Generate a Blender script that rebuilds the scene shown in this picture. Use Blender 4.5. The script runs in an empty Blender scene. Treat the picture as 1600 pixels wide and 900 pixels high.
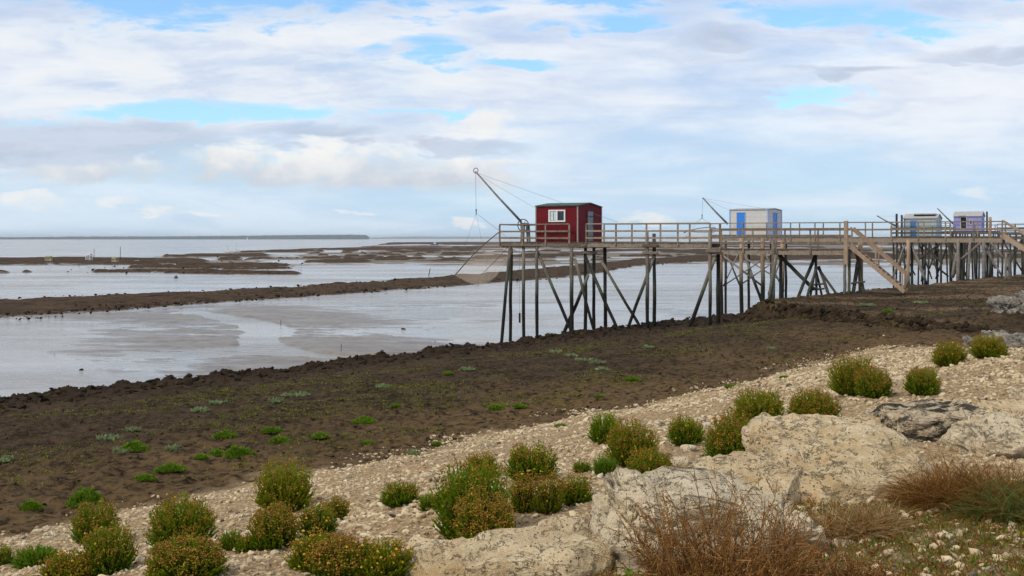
import bpy, bmesh, math, random
import numpy as np
from mathutils import Vector

R = math.radians
scene = bpy.context.scene
col = scene.collection
rnd = random.Random(7)

# ------------------------------------------------------------------ camera
H = 6.5                      # eye height above the water
F = 1715.0                   # focal length in pixels of the 1600 px wide photograph
HOR = 372.0                  # row of the horizon
cam_d = bpy.data.cameras.new('camera')
cam = bpy.data.objects.new('camera', cam_d)
col.objects.link(cam)
cam.location = (0, 0, H)
cam.rotation_euler = (R(90), 0, 0)
cam_d.sensor_width = 36.0
cam_d.lens = 36.0 * F / 1600.0
cam_d.shift_y = -(450 - HOR) / 1600.0
cam_d.clip_start = 0.1
cam_d.clip_end = 60000
scene.camera = cam

# ------------------------------------------------------------------ view, sun, sky
scene.view_settings.view_transform = 'Standard'
scene.view_settings.look = 'None'
scene.view_settings.exposure = 0.60
scene.view_settings.gamma = 1.0
scene.cycles.max_bounces = 6
scene.cycles.transparent_max_bounces = 12
scene.cycles.use_denoising = True

SUN_EL, SUN_AZ = R(48), R(-125)          # azimuth from +Y, clockwise
sl = bpy.data.lights.new('sun', 'SUN')
sl.energy = 1.5
sl.angle = R(10)
sl.color = (1.0, 0.87, 0.66)
so = bpy.data.objects.new('sun', sl)
col.objects.link(so)
sd = Vector((math.sin(SUN_AZ) * math.cos(SUN_EL), math.cos(SUN_AZ) * math.cos(SUN_EL), math.sin(SUN_EL)))
so.rotation_euler = sd.to_track_quat('Z', 'Y').to_euler()
so.location = (0, 0, 60)


class N:
    """Tiny node-expression helper."""
    def __init__(s, nt): s.nt = nt; s.nodes = nt.nodes; s.links = nt.links
    def node(s, t, **kw):
        n = s.nodes.new(t)
        for k, v in kw.items(): setattr(n, k, v)
        return n
    def put(s, sock, v):
        if isinstance(v, E): s.links.new(v.s, sock)
        elif isinstance(v, bpy.types.NodeSocket): s.links.new(v, sock)
        elif v is not None:
            if sock.type == 'RGBA' and hasattr(v, '__len__') and len(v) == 3: v = (*v, 1)
            sock.default_value = v
    def m(s, op, a, b=None, c=None, clamp=False):
        n = s.node('ShaderNodeMath', operation=op, use_clamp=clamp)
        for i, v in enumerate((a, b, c)):
            if v is not None: s.put(n.inputs[i], v)
        return E(s, n.outputs[0])
    def ss(s, x, lo, hi):
        n = s.node('ShaderNodeMapRange', interpolation_type='SMOOTHSTEP')
        s.put(n.inputs[0], x); s.put(n.inputs[1], lo); s.put(n.inputs[2], hi)
        return E(s, n.outputs[0])
    def mix(s, f, a, b, mode='MIX'):
        n = s.node('ShaderNodeMix', data_type='RGBA', blend_type=mode)
        s.put(n.inputs[0], f); s.put(n.inputs[6], a); s.put(n.inputs[7], b)
        return E(s, n.outputs[2])
    def noise(s, vec, scale, detail=4, rough=0.55, dist=0.0, color=False):
        n = s.node('ShaderNodeTexNoise')
        s.put(n.inputs['Vector'], vec); n.inputs['Scale'].default_value = scale
        n.inputs['Detail'].default_value = detail; n.inputs['Roughness'].default_value = rough
        n.inputs['Distortion'].default_value = dist
        return E(s, n.outputs['Color' if color else 'Fac'])
    def voro(s, vec, scale, out='Distance', feat='F1'):
        n = s.node('ShaderNodeTexVoronoi', feature=feat)
        s.put(n.inputs['Vector'], vec); n.inputs['Scale'].default_value = scale
        return E(s, n.outputs[out])
    def xyz(s, x, y, z):
        n = s.node('ShaderNodeCombineXYZ')
        for i, v in enumerate((x, y, z)): s.put(n.inputs[i], v)
        return E(s, n.outputs[0])
    def sep(s, v):
        n = s.node('ShaderNodeSeparateXYZ'); s.put(n.inputs[0], v)
        return [E(s, o) for o in n.outputs]
    def vmul(s, v, k):
        n = s.node('ShaderNodeVectorMath', operation='MULTIPLY'); s.put(n.inputs[0], v); n.inputs[1].default_value = k
        return E(s, n.outputs[0])
    def pos(s): return E(s, s.node('ShaderNodeNewGeometry').outputs['Position'])
    def obj(s): return E(s, s.node('ShaderNodeTexCoord').outputs['Object'])
    def attr(s, name):
        n = s.node('ShaderNodeAttribute'); n.attribute_name = name
        return E(s, n.outputs['Fac'])
    def rand(s): return E(s, s.node('ShaderNodeObjectInfo').outputs['Random'])
    def bump(s, h, strength=0.5, dist=0.02):
        n = s.node('ShaderNodeBump'); n.inputs['Strength'].default_value = strength
        n.inputs['Distance'].default_value = dist; s.put(n.inputs['Height'], h)
        return E(s, n.outputs[0])


class E:
    def __init__(s, n, sock): s.n = n; s.s = sock
    def __add__(a, b): return a.n.m('ADD', a, b)
    __radd__ = __add__
    def __sub__(a, b): return a.n.m('SUBTRACT', a, b)
    def __rsub__(a, b): return a.n.m('SUBTRACT', b, a)
    def __mul__(a, b): return a.n.m('MULTIPLY', a, b)
    __rmul__ = __mul__
    def __truediv__(a, b): return a.n.m('DIVIDE', a, b)
    def max(a, b): return a.n.m('MAXIMUM', a, b)
    def min(a, b): return a.n.m('MINIMUM', a, b)


# ---- the sky: Nishita blue with a broken cloud deck over it
world = bpy.data.worlds.new('World')
scene.world = world
world.use_nodes = True
wn = N(world.node_tree)
wn.nodes.clear()
sky = wn.node('ShaderNodeTexSky', sky_type='NISHITA', sun_disc=False)
sky.sun_elevation = SUN_EL
sky.sun_rotation = SUN_AZ
sky.air_density = 1.0; sky.dust_density = 0.6; sky.ozone_density = 1.6
dvec = E(wn, wn.node('ShaderNodeTexCoord').outputs['Generated'])
dx, dy, dz = wn.sep(dvec)
dyc = dy.max(0.25)
A = dx / dyc * 17.15                         # bearing and height of a sky direction
El = dz / dyc * 17.15
EPS = 0.10
zz = dz.max(0.0) + EPS
pv = wn.xyz(dx / zz, dy / zz, 0.0)           # flat cloud layer, foreshortened towards the horizon
n_big = wn.noise(pv, 0.75, 6, 0.58, 0.3)
n_str = wn.noise(wn.vmul(wn.xyz(A, El, 0.0), (0.22, 1.3, 1)), 1.0, 6, 0.6, 0.4)
n_fine = wn.noise(wn.vmul(wn.xyz(A, El, 3.7), (0.42, 1.6, 1)), 1.5, 6, 0.60, 0.3)
n_puff = wn.noise(wn.vmul(wn.xyz(A, El, 9.1), (0.8, 1.2, 1)), 1.25, 7, 0.58, 0.1)
n_warp = wn.noise(wn.vmul(wn.xyz(A, El, 21.0), (0.5, 1.2, 1)), 0.9, 4, 0.55)
Aw = A + (n_warp - 0.5) * 2.2
Ew = El + (n_fine - 0.5) * 0.9


def blob(px, py, sx, sy, a=None, e=None):
    a = a or Aw; e = e or Ew
    qa = (a - (px - 800) / 100.0) / (sx / 100.0)
    qe = (e - (HOR - py) / 100.0) / (sy / 100.0)
    return 1.0 - (qa * qa + qe * qe)


def union(lst):
    r = None
    for b in lst: r = b if r is None else r.max(b)
    return r


# holes in the cloud deck where blue shows
holes = union([blob(150, 0, 420, 36), blob(420, -20, 330, 40), blob(1060, -12, 190, 26), blob(1330, 22, 150, 30),
               blob(330, 172, 170, 15), blob(690, 70, 62, 18), blob(800, 98, 75, 12), blob(1255, 147, 95, 12),
               blob(590, 82, 40, 10), blob(660, 178, 120, 7), blob(1010, 30, 90, 14), blob(880, 45, 60, 10), blob(40, 188, 60, 7), blob(1500, -25, 200, 25),
               blob(-500, 60, 300, 40), blob(2200, 100, 300, 40)])
hole = wn.ss(holes + (n_fine - 0.5) * 7.0 + (n_str - 0.5) * 6.0, -0.5, 1.2)
thin = wn.ss(n_str * 0.6 + n_big * 0.4, 0.36, 0.60)
low = wn.ss(El, 2.2, 0.3)
# veil opacity
veil = (0.80 + thin * 0.20) * (1.0 - hole * 0.92)
# veil shade
shade = wn.ss(n_str * 0.50 + n_fine * 0.35 + n_big * 0.15, 0.36, 0.62)
veil_c = wn.mix(shade, (0.50, 0.59, 0.77), (0.82, 0.855, 0.91))
warm = wn.ss(blob(330, 90, 560, 110), -0.2, 0.9)
veil_c = wn.mix(warm * wn.ss(n_fine, 0.38, 0.62) * 0.8, veil_c, (0.82, 0.835, 0.85))
veil_c = wn.mix(low * 0.75, veil_c, wn.mix(wn.ss(n_str, 0.40, 0.62), (0.45, 0.64, 0.85), (0.63, 0.77, 0.90)))
# grey banks
bank = union([blob(80, 220, 380, 40), blob(250, 208, 130, 26), blob(480, 212, 170, 22), blob(60, 245, 240, 18), blob(720, 222, 130, 15), blob(1590, 82, 150, 16), blob(1330, 108, 120, 12), blob(1150, 60, 90, 22), blob(1290,118,60,10)])
bankm = wn.ss(bank + (n_fine - 0.5) * 4.0, -0.2, 1.1)
veil_c = wn.mix(bankm * 0.85, veil_c, wn.mix(wn.ss(n_fine, 0.35, 0.65), (0.40, 0.455, 0.58), (0.56, 0.62, 0.74)))
veil = veil.max(bankm * 0.95)
# cumulus: bright heads over grey flat bases
heads = union([blob(320, 258, 85, 30), blob(470, 246, 48, 25), blob(560, 262, 140, 32), blob(690, 268, 80, 28), blob(150, 262, 170, 22), blob(410, 268, 90, 26),
               blob(640, 282, 170, 20), blob(770, 250, 40, 9)])
cum = wn.ss(heads + (n_puff - 0.5) * 4.0, -0.3, 0.9)
lit = wn.ss((El - 0.98) * 1.0 + (n_puff - 0.5) * 1.8 + (n_fine - 0.5) * 0.6, -0.30, 0.65)
cum_c = wn.mix(lit, (0.53, 0.585, 0.68), (0.86, 0.86, 0.85))
cum = cum * wn.ss(El, 0.55, 0.86)
small = union([blob(90, 318, 75, 15), blob(75, 330, 60, 9), blob(195, 315, 42, 14), blob(990, 341, 45, 12), blob(1560, 305, 60, 13), blob(820, 185, 95, 16), blob(770, 192, 120, 14), blob(550, 330, 40, 6), blob(330, 335, 70, 6), blob(700, 345, 30, 7), blob(250, 331, 30, 6)])
sm = wn.ss(small + (n_puff - 0.5) * 4.0, -0.1, 1.1)
sm_c = wn.mix(wn.ss(n_puff, 0.35, 0.6), (0.70, 0.77, 0.86), (0.89, 0.87, 0.84))
cloud_c = wn.mix(cum, veil_c, cum_c)
cloud_c = wn.mix(sm * 0.7, cloud_c, sm_c)
cover = veil.max(cum).max(sm)
bg_blue = wn.node('ShaderNodeBackground')
wn.put(bg_blue.inputs['Color'], wn.mix(1.0, sky.outputs[0], (0.66, 0.90, 1.04), 'MULTIPLY'))
bg_blue.inputs['Strength'].default_value = 0.125
bg_cl = wn.node('ShaderNodeBackground')
wn.put(bg_cl.inputs['Color'], cloud_c)
bg_cl.inputs['Strength'].default_value = 0.715
mx = wn.node('ShaderNodeMixShader')
wn.put(mx.inputs[0], cover); wn.links.new(bg_blue.outputs[0], mx.inputs[1]); wn.links.new(bg_cl.outputs[0], mx.inputs[2])
wo = wn.node('ShaderNodeOutputWorld')
wn.links.new(mx.outputs[0], wo.inputs['Surface'])


# ------------------------------------------------------------------ numpy noise
def _hash(ix, iy, iz, seed):
    h = (ix.astype(np.int64) * 374761393 + iy.astype(np.int64) * 668265263 + iz.astype(np.int64) * 2147483647 + seed * 974634777) & 0xFFFFFFFF
    h = ((h ^ (h >> 13)) * 1274126177) & 0xFFFFFFFF
    h = h ^ (h >> 16)
    return (h & 0xFFFFFF) / float(0xFFFFFF)


def vnoise(x, y, z=None, seed=0):
    x = np.asarray(x, float); y = np.asarray(y, float)
    z = np.zeros_like(x) if z is None else np.asarray(z, float)
    ix, iy, iz = np.floor(x), np.floor(y), np.floor(z)
    fx, fy, fz = x - ix, y - iy, z - iz
    fx, fy, fz = [t * t * t * (t * (t * 6 - 15) + 10) for t in (fx, fy, fz)]
    r = 0
    for a in (0, 1):
        wa = fx if a else 1 - fx
        for b in (0, 1):
            wb = fy if b else 1 - fy
            for c in (0, 1):
                wc = fz if c else 1 - fz
                r = r + wa * wb * wc * _hash(ix + a, iy + b, iz + c, seed)
    return r


def fbm(x, y, z=None, octv=4, seed=0, gain=0.5):
    r = 0; amp = 1.0; tot = 0
    for k in range(octv):
        r = r + amp * vnoise(x * 2 ** k + 17.3 * k, y * 2 ** k - 9.1 * k, None if z is None else z * 2 ** k + 3.7 * k, seed + k)
        tot += amp; amp *= gain
    return r / tot


def sstep(x, lo, hi):
    t = np.clip((x - lo) / (hi - lo), 0, 1)
    return t * t * (3 - 2 * t)


# ------------------------------------------------------------------ object helpers
def tag(o, label=None, cat=None, group=None, kind=None):
    if label: o['label'] = label
    if cat: o['category'] = cat
    if group: o['group'] = group
    if kind: o['kind'] = kind
    return o


def empty(name, loc=(0, 0, 0), rz=0, label=None, cat=None, group=None, parent=None):
    o = bpy.data.objects.new(name, None)
    col.objects.link(o)
    o.location = loc; o.rotation_euler = (0, 0, rz); o.empty_display_size = 0.3
    if parent: o.parent = parent
    return tag(o, label, cat, group)


def mesh_np(name, verts, quads=None, tris=None, mat=None, parent=None, smooth=False, attrs=None, mats=None):
    """numpy arrays -> one mesh object"""
    me = bpy.data.meshes.new(name)
    verts = np.asarray(verts, np.float32)
    nq = 0 if quads is None else len(quads); nt = 0 if tris is None else len(tris)
    me.vertices.add(len(verts)); me.vertices.foreach_set('co', verts.ravel())
    idx = []
    if nq: idx.append(np.asarray(quads, np.int32).ravel())
    if nt: idx.append(np.asarray(tris, np.int32).ravel())
    idx = np.concatenate(idx)
    me.loops.add(len(idx)); me.loops.foreach_set('vertex_index', idx)
    me.polygons.add(nq + nt)
    st = np.concatenate([np.arange(nq) * 4, nq * 4 + np.arange(nt) * 3]).astype(np.int32)
    me.polygons.foreach_set('loop_start', st)
    me.polygons.foreach_set('use_smooth', np.full(nq + nt, smooth, bool))
    me.update(calc_edges=True)
    if attrs:
        for k, v in attrs.items():
            a = me.attributes.new(k, 'FLOAT', 'POINT')
            a.data.foreach_set('value', np.asarray(v, np.float32))
    o = bpy.data.objects.new(name, me)
    col.objects.link(o)
    if mat: me.materials.append(mat)
    if parent: o.parent = parent
    return o


class MB:
    """collects boxes, bars, tubes; builds ONE mesh object"""
    def __init__(s): s.v = []; s.f = []
    def add(s, vs, fs):
        b = len(s.v); s.v += [tuple(v) for v in vs]; s.f += [tuple(i + b for i in f) for f in fs]
    def box(s, lo, hi):
        x0, y0, z0 = lo; x1, y1, z1 = hi
        s.add([(x0, y0, z0), (x1, y0, z0), (x1, y1, z0), (x0, y1, z0), (x0, y0, z1), (x1, y0, z1), (x1, y1, z1), (x0, y1, z1)],
              [(0, 3, 2, 1), (4, 5, 6, 7), (0, 1, 5, 4), (1, 2, 6, 5), (2, 3, 7, 6), (3, 0, 4, 7)])
    def bar(s, p, q, w, h, up=(0, 0, 1)):
        p = Vector(p); q = Vector(q); d = (q - p).normalized(); up = Vector(up)
        if abs(d.dot(up)) > 0.98: up = Vector((0, 1, 0))
        a = d.cross(up).normalized() * (w / 2); b = a.cross(d).normalized() * (h / 2)
        vs = [p - a - b, p + a - b, p + a + b, p - a + b, q - a - b, q + a - b, q + a + b, q - a + b]
        s.add(vs, [(0, 1, 2, 3), (7, 6, 5, 4), (0, 4, 5, 1), (1, 5, 6, 2), (2, 6, 7, 3), (3, 7, 4, 0)])
    def tube(s, pts, r, n=8, r1=None, wob=0.0):
        pts = [Vector(p) for p in pts]; m = len(pts); rings = []
        for i, p in enumerate(pts):
            d = (pts[min(i + 1, m - 1)] - pts[max(i - 1, 0)]).normalized()
            u = d.cross(Vector((0, 0, 1)) if abs(d.z) < 0.95 else Vector((0, 1, 0))).normalized(); w = d.cross(u)
            rr = r + ((r1 if r1 is not None else r) - r) * i / max(1, m - 1)
            rr *= 1 + wob * (rnd.random() - 0.5)
            rings.append([p + (u * math.cos(2 * math.pi * k / n) + w * math.sin(2 * math.pi * k / n)) * rr for k in range(n)])
        vs = [v for rg in rings for v in rg]; fs = []
        for i in range(m - 1):
            for k in range(n):
                fs.append((i * n + k, i * n + (k + 1) % n, (i + 1) * n + (k + 1) % n, (i + 1) * n + k))
        fs.append(tuple(range(n - 1, -1, -1))); fs.append(tuple((m - 1) * n + k for k in range(n)))
        s.add(vs, fs)
    def log(s, p, q, r, n=8, seg=5, wob=0.22, r1=None):
        p = Vector(p); q = Vector(q); pts = []
        for i in range(seg + 1):
            t = i / seg
            o = Vector((rnd.uniform(-1, 1), rnd.uniform(-1, 1), 0)) * r * wob * (1 if 0 < i < seg else 0)
            pts.append(p.lerp(q, t) + o)
        s.tube(pts, r, n, r1, wob=0.14)
    def build(s, name, mat, parent=None, smooth=False, bevel=0):
        me = bpy.data.meshes.new(name)
        me.from_pydata(s.v, [], s.f); me.update()
        if bevel:
            bm = bmesh.new(); bm.from_mesh(me)
            bmesh.ops.bevel(bm, geom=bm.edges[:], offset=bevel, segments=1, affect='EDGES', profile=0.5)
            bm.to_mesh(me); bm.free()
        if smooth:
            me.polygons.foreach_set('use_smooth', [True] * len(me.polygons))
        o = bpy.data.objects.new(name, me); col.objects.link(o)
        me.materials.append(mat)
        if parent: o.parent = parent
        return o


# ------------------------------------------------------------------ materials
def new_mat(name):
    m = bpy.data.materials.new(name); m.use_nodes = True
    n = N(m.node_tree); p = m.node_tree.nodes['Principled BSDF']
    return m, n, p


def wood_mat(name, c0, c1, tide=False, green=0.0):
    m, n, p = new_mat(name)
    o = n.obj(); ps = n.pos()
    g = n.noise(n.vmul(o, (3, 3, 3)), 3.0, 5, 0.6)
    g2 = n.noise(n.vmul(ps, (1, 1, 0.35)), 9.0, 4, 0.6)
    f = n.ss(g * 0.55 + g2 * 0.45 + (n.rand() - 0.5) * 0.25, 0.32, 0.68)
    c = n.mix(f, c0, c1)
    if tide:                                  # tide marks: black weed below, green slime in the middle, dry above
        z = n.sep(ps)[2] + (g2 - 0.5) * 1.4 + (g - 0.5) * 0.8
        c = n.mix(n.ss(z, 5.4, 3.2) * green, c, (0.115, 0.135, 0.095))
        c = n.mix(n.ss(z, 4.2, 2.7), c, (0.016, 0.014, 0.010))
    n.put(p.inputs['Base Color'], c); p.inputs['Roughness'].default_value = 0.9; p.inputs['Specular IOR Level'].default_value = 0.2
    n.put(p.inputs['Normal'], n.bump(g2, 0.6, 0.02))
    return m


def plain(name, c, rough=0.6, metal=0.0, var=0.25, scale=6.0):
    m, n, p = new_mat(name)
    g = n.noise(n.obj(), scale, 5, 0.6)
    k = [x * (1 - var) for x in c]; k2 = [min(1, x * (1 + var)) for x in c]
    n.put(p.inputs['Base Color'], n.mix(n.ss(g, 0.3, 0.7), k, k2))
    p.inputs['Roughness'].default_value = rough; p.inputs['Metallic'].default_value = metal
    return m


M = {}
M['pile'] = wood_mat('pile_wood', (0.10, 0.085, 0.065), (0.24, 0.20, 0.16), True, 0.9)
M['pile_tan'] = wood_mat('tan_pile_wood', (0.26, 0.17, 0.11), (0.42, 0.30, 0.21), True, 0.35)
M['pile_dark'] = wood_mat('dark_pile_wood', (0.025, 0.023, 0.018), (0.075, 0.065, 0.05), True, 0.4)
M['pile_grey'] = wood_mat('grey_pile_wood', (0.16, 0.14, 0.125), (0.30, 0.265, 0.235), True, 0.3)
M['rail'] = wood_mat('rail_wood', (0.15, 0.115, 0.085), (0.33, 0.265, 0.20))
M['deck'] = wood_mat('deck_wood', (0.10, 0.075, 0.055), (0.22, 0.17, 0.125))
M['stair'] = wood_mat('stair_wood', (0.26, 0.18, 0.12), (0.42, 0.31, 0.225))
M['beam_dark'] = wood_mat('dark_beam_wood', (0.03, 0.022, 0.017), (0.08, 0.06, 0.045))
M['rail_dark'] = wood_mat('dark_rail_wood', (0.055, 0.05, 0.045), (0.15, 0.13, 0.11))
M['cable'] = plain('cable_steel', (0.16, 0.17, 0.18), 0.5, 0.3)
M['iron'] = plain('iron', (0.07, 0.065, 0.06), 0.6, 0.4)
M['mast'] = plain('mast_steel', (0.17, 0.165, 0.16), 0.6, 0.3, 0.4, 3)


def siding(name, c, period=0.16, depth=0.6, var=0.18):
    m, n, p = new_mat(name)
    o = n.obj(); z = n.sep(o)[2]
    fr = n.m('FRACT', z / period)
    g = n.noise(n.vmul(o, (1, 1, 0.4)), 4.0, 5, 0.6)
    seam = n.ss(fr, 0.10, 0.0)
    k = [x * (1 - var) for x in c]; k2 = [min(1, x * (1 + var)) for x in c]
    cc = n.mix(n.ss(g, 0.3, 0.7), k, k2)
    wx = n.noise(n.vmul(o, (5, 5, 0.5)), 3.0, 5, 0.65)
    cc = n.mix(n.ss(wx, 0.52, 0.72) * 0.45, cc, [x * 0.45 + 0.012 for x in c])
    cc = n.mix(n.ss(wx, 0.42, 0.28) * 0.25, cc, [min(1, x * 1.3 + 0.03) for x in c])
    bd = n.noise(n.xyz(0.0, 0.0, n.m('FLOOR', z / period) * 7.31), 1.0, 0, 0.5)
    cc = n.mix(n.ss(bd, 0.35, 0.65) * 0.28, cc, [x * 0.6 for x in c])
    cc = n.mix(seam * 0.55, cc, [x * 0.25 for x in c])
    n.put(p.inputs['Base Color'], cc); p.inputs['Roughness'].default_value = 0.7; p.inputs['Specular IOR Level'].default_value = 0.2
    n.put(p.inputs['Normal'], n.bump(fr, depth, 0.02))
    return m


M['red'] = siding('red_boards', (0.150, 0.006, 0.012))
M['white_side'] = siding('white_cladding', (0.66, 0.65, 0.63), 0.14, 0.3, 0.06)
M['pale_side'] = siding('pale_blue_cladding', (0.42, 0.49, 0.50), 0.3, 0.2, 0.12)
M['lilac_side'] = siding('lilac_boards', (0.30, 0.30, 0.60), 0.2, 0.3, 0.1)
M['green_roof'] = plain('green_felt_roof', (0.035, 0.065, 0.045), 0.85, 0, 0.35)
M['grey_roof'] = plain('grey_sheet_roof', (0.36, 0.36, 0.36), 0.6, 0, 0.3)
M['roof_pale'] = plain('pale_sheet_roof', (0.36, 0.345, 0.33), 0.7, 0, 0.2)
M['white_paint'] = plain('white_paint', (0.78, 0.78, 0.76), 0.5, 0, 0.06)
M['trim_grey'] = plain('grey_trim', (0.33, 0.27, 0.23), 0.7, 0, 0.2)
M['blue'] = plain('blue_paint', (0.03, 0.22, 0.72), 0.45, 0, 0.12)
M['blue_dim'] = plain('blue_door_paint', (0.03, 0.15, 0.40), 0.5, 0, 0.25)
M['blue_trim'] = plain('blue_trim_paint', (0.20, 0.36, 0.80), 0.5, 0, 0.1)
M['grey_door'] = plain('grey_metal_door', (0.13, 0.14, 0.17), 0.35, 0.0, 0.2)
M['dark_in'] = plain('dark_opening', (0.012, 0.011, 0.012), 0.8, 0, 0.2)
M['curtain'] = plain('curtain_cloth', (0.55, 0.66, 0.68), 0.8, 0, 0.1)
m, n, p = new_mat('window_glass')
p.inputs['Base Color'].default_value = (0.015, 0.025, 0.035, 1); p.inputs['Roughness'].default_value = 0.05
M['glass'] = m
# net: thin knotted twine, half see-through
m, n, p = new_mat('net_twine')
n.put(p.inputs['Base Color'], n.mix(n.noise(n.obj(), 3.0, 4), (0.36, 0.29, 0.23), (0.54, 0.45, 0.37)))
p.inputs['Roughness'].default_value = 0.9
n.put(p.inputs['Alpha'], n.ss(n.attr('sag'), 0.0, 1.0) * 0.30 + 0.05)
M['net'] = m


# limestone boulders
def limestone(name, lo, hi, stain=1.0, dark=0.0):
    m, n, p = new_mat(name)
    ps = n.pos()
    big = n.noise(ps, 2.2, 6, 0.6, 0.4); mid = n.noise(ps, 9.0, 6, 0.65, 0.3); fine = n.noise(ps, 45.0, 5, 0.7)
    c = n.mix(n.ss(big * 0.4 + mid * 0.4 + fine * 0.2, 0.38, 0.60), lo, hi)
    c = n.mix(n.ss(n.noise(n.vmul(ps, (1, 1, 1.6)), 3.1, 5, 0.6, 0.8), 0.54, 0.68) * 0.45 * stain, c, (0.50, 0.30, 0.13))
    vein = n.m('ABSOLUTE', n.noise(n.vmul(ps, (1.4, 0.9, 2.6)), 2.6, 6, 0.68, 0.5) - 0.5)
    vein = n.ss(vein, 0.016, 0.002) * n.ss(mid, 0.40, 0.58)
    crack = n.ss(n.noise(n.vmul(ps, (2.2, 1.1, 5.0)), 6.5, 7, 0.74, 0.6), 0.58, 0.66)
    lich = n.ss(n.noise(n.vmul(ps, (1, 1, 1.8)), 21.0, 6, 0.78, 0.1), 0.54, 0.66) * n.ss(big, 0.42, 0.58)
    c = n.mix(n.ss(n.noise(ps, 1.6, 4, 0.6), 0.50, 0.66) * 0.18, c, (0.42, 0.37, 0.30))
    c = n.mix(n.m('MINIMUM', crack * 0.38 + lich * 0.17 + vein * 0.25, 0.85), c, (0.040, 0.028, 0.016))
    pits = n.ss(n.voro(ps, 34.0), 0.26, 0.08) * n.ss(mid, 0.44, 0.54)
    c = n.mix(pits * 0.55, c, (0.07, 0.055, 0.04))
    if dark:
        bl = n.ss(n.noise(n.vmul(ps, (0.7, 2.0, 3.0)), 3.5, 7, 0.7, 0.5), 0.46, 0.56)
        c = n.mix(bl * dark, c, (0.022, 0.022, 0.022))
    n.put(p.inputs['Base Color'], c); p.inputs['Roughness'].default_value = 1.0; p.inputs['Specular IOR Level'].default_value = 0.08
    n.put(p.inputs['Normal'], n.bump(mid * 0.6 + fine * 0.4 - crack * 0.5 - vein * 0.7 - pits * 0.6, 1.0, 0.07))
    return m


M['rock'] = limestone('limestone', (0.50, 0.36, 0.19), (0.74, 0.60, 0.385))
M['rock_white'] = limestone('white_limestone', (0.52, 0.41, 0.26), (0.76, 0.65, 0.46), 0.6)
M['rock_black'] = limestone('weed_blackened_limestone', (0.45, 0.34, 0.21), (0.68, 0.56, 0.39), 0.6, 0.92)
M['rock_grey'] = limestone('grey_rubble_stone', (0.22, 0.20, 0.17), (0.42, 0.39, 0.34), 0.3, 0.35)
m, n, p = new_mat('gravel_stone')
t = n.attr('tone')
c = n.mix(t, (0.30, 0.21, 0.11), (0.63, 0.515, 0.335))
c = n.mix(n.ss(t, 0.93, 0.99), c, (0.60, 0.52, 0.385)); c = n.mix(n.ss(t, 0.06, 0.02), c, (0.12, 0.10, 0.085))
n.put(p.inputs['Base Color'], c); p.inputs['Roughness'].default_value = 0.95
n.put(p.inputs['Normal'], n.bump(n.noise(n.pos(), 60, 3), 0.5, 0.01))
M['stone'] = m
m, n, p = new_mat('black_mud_clod')
n.put(p.inputs['Base Color'], n.mix(n.attr('tone'), (0.010, 0.007, 0.0045), (0.052, 0.034, 0.020)))
p.inputs['Roughness'].default_value = 1.0; p.inputs['Specular IOR Level'].default_value = 0.06
n.put(p.inputs['Normal'], n.bump(n.noise(n.pos(), 9, 5), 0.8, 0.06))
M['clod'] = m


def leaf_mat(name, a, b, c3=None, transl=0.35, rough=0.55):
    m, n, p = new_mat(name)
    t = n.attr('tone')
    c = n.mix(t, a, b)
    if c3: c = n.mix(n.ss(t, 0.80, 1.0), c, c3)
    hv = n.rand()
    c = n.mix((hv - 0.5) * 0.5 + 0.25, c, [x * 0.7 for x in b])
    n.put(p.inputs['Base Color'], c); p.inputs['Roughness'].default_value = rough; p.inputs['Specular IOR Level'].default_value = 0.15
    tr = n.node('ShaderNodeBsdfTranslucent'); n.put(tr.inputs[0], c)
    ms = n.node('ShaderNodeMixShader'); ms.inputs[0].default_value = transl
    n.links.new(p.outputs[0], ms.inputs[1]); n.links.new(tr.outputs[0], ms.inputs[2])
    out = [x for x in n.nodes if x.type == 'OUTPUT_MATERIAL'][0]
    n.links.new(ms.outputs[0], out.inputs[0])
    return m


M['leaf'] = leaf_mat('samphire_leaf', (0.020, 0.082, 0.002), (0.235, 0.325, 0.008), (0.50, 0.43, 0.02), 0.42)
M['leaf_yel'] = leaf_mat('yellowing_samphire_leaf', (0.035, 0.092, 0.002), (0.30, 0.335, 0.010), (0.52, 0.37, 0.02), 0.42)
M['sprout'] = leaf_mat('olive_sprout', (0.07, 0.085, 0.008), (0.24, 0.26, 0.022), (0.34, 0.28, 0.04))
M['leaf_bright'] = leaf_mat('bright_low_leaf', (0.06, 0.16, 0.006), (0.18, 0.30, 0.015), (0.36, 0.33, 0.04))
M['leaf_grey'] = leaf_mat('silvery_leaf', (0.13, 0.18, 0.075), (0.28, 0.34, 0.16))
M['head'] = leaf_mat('brown_seed_head', (0.13, 0.048, 0.006), (0.40, 0.20, 0.025), (0.52, 0.31, 0.04), 0.15)
M['flower'] = leaf_mat('yellow_flower', (0.50, 0.34, 0.02), (0.70, 0.50, 0.04), None, 0.2)
M['stem'] = leaf_mat('brown_stem', (0.06, 0.035, 0.015), (0.14, 0.085, 0.035), None, 0.05)
M['twig'] = leaf_mat('dry_brown_twig', (0.11, 0.042, 0.010), (0.34, 0.165, 0.045), (0.46, 0.28, 0.10), 0.1)
M['straw'] = leaf_mat('dry_straw', (0.20, 0.115, 0.04), (0.46, 0.31, 0.13), (0.55, 0.42, 0.22), 0.2)
M['rust_grass'] = leaf_mat('rust_brown_grass', (0.10, 0.036, 0.006), (0.30, 0.135, 0.026), (0.42, 0.26, 0.075), 0.2)
M['grass'] = leaf_mat('green_grass_blade', (0.05, 0.10, 0.02), (0.14, 0.21, 0.045), (0.30, 0.27, 0.09), 0.3)
# ------------------------------------------------------------------ the land: a limestone bank, then a dark mud beach
P0 = np.array([-6.2, 13.3]); TD = np.array([0.64, 0.768]); ND = np.array([0.768, -0.64])


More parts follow.
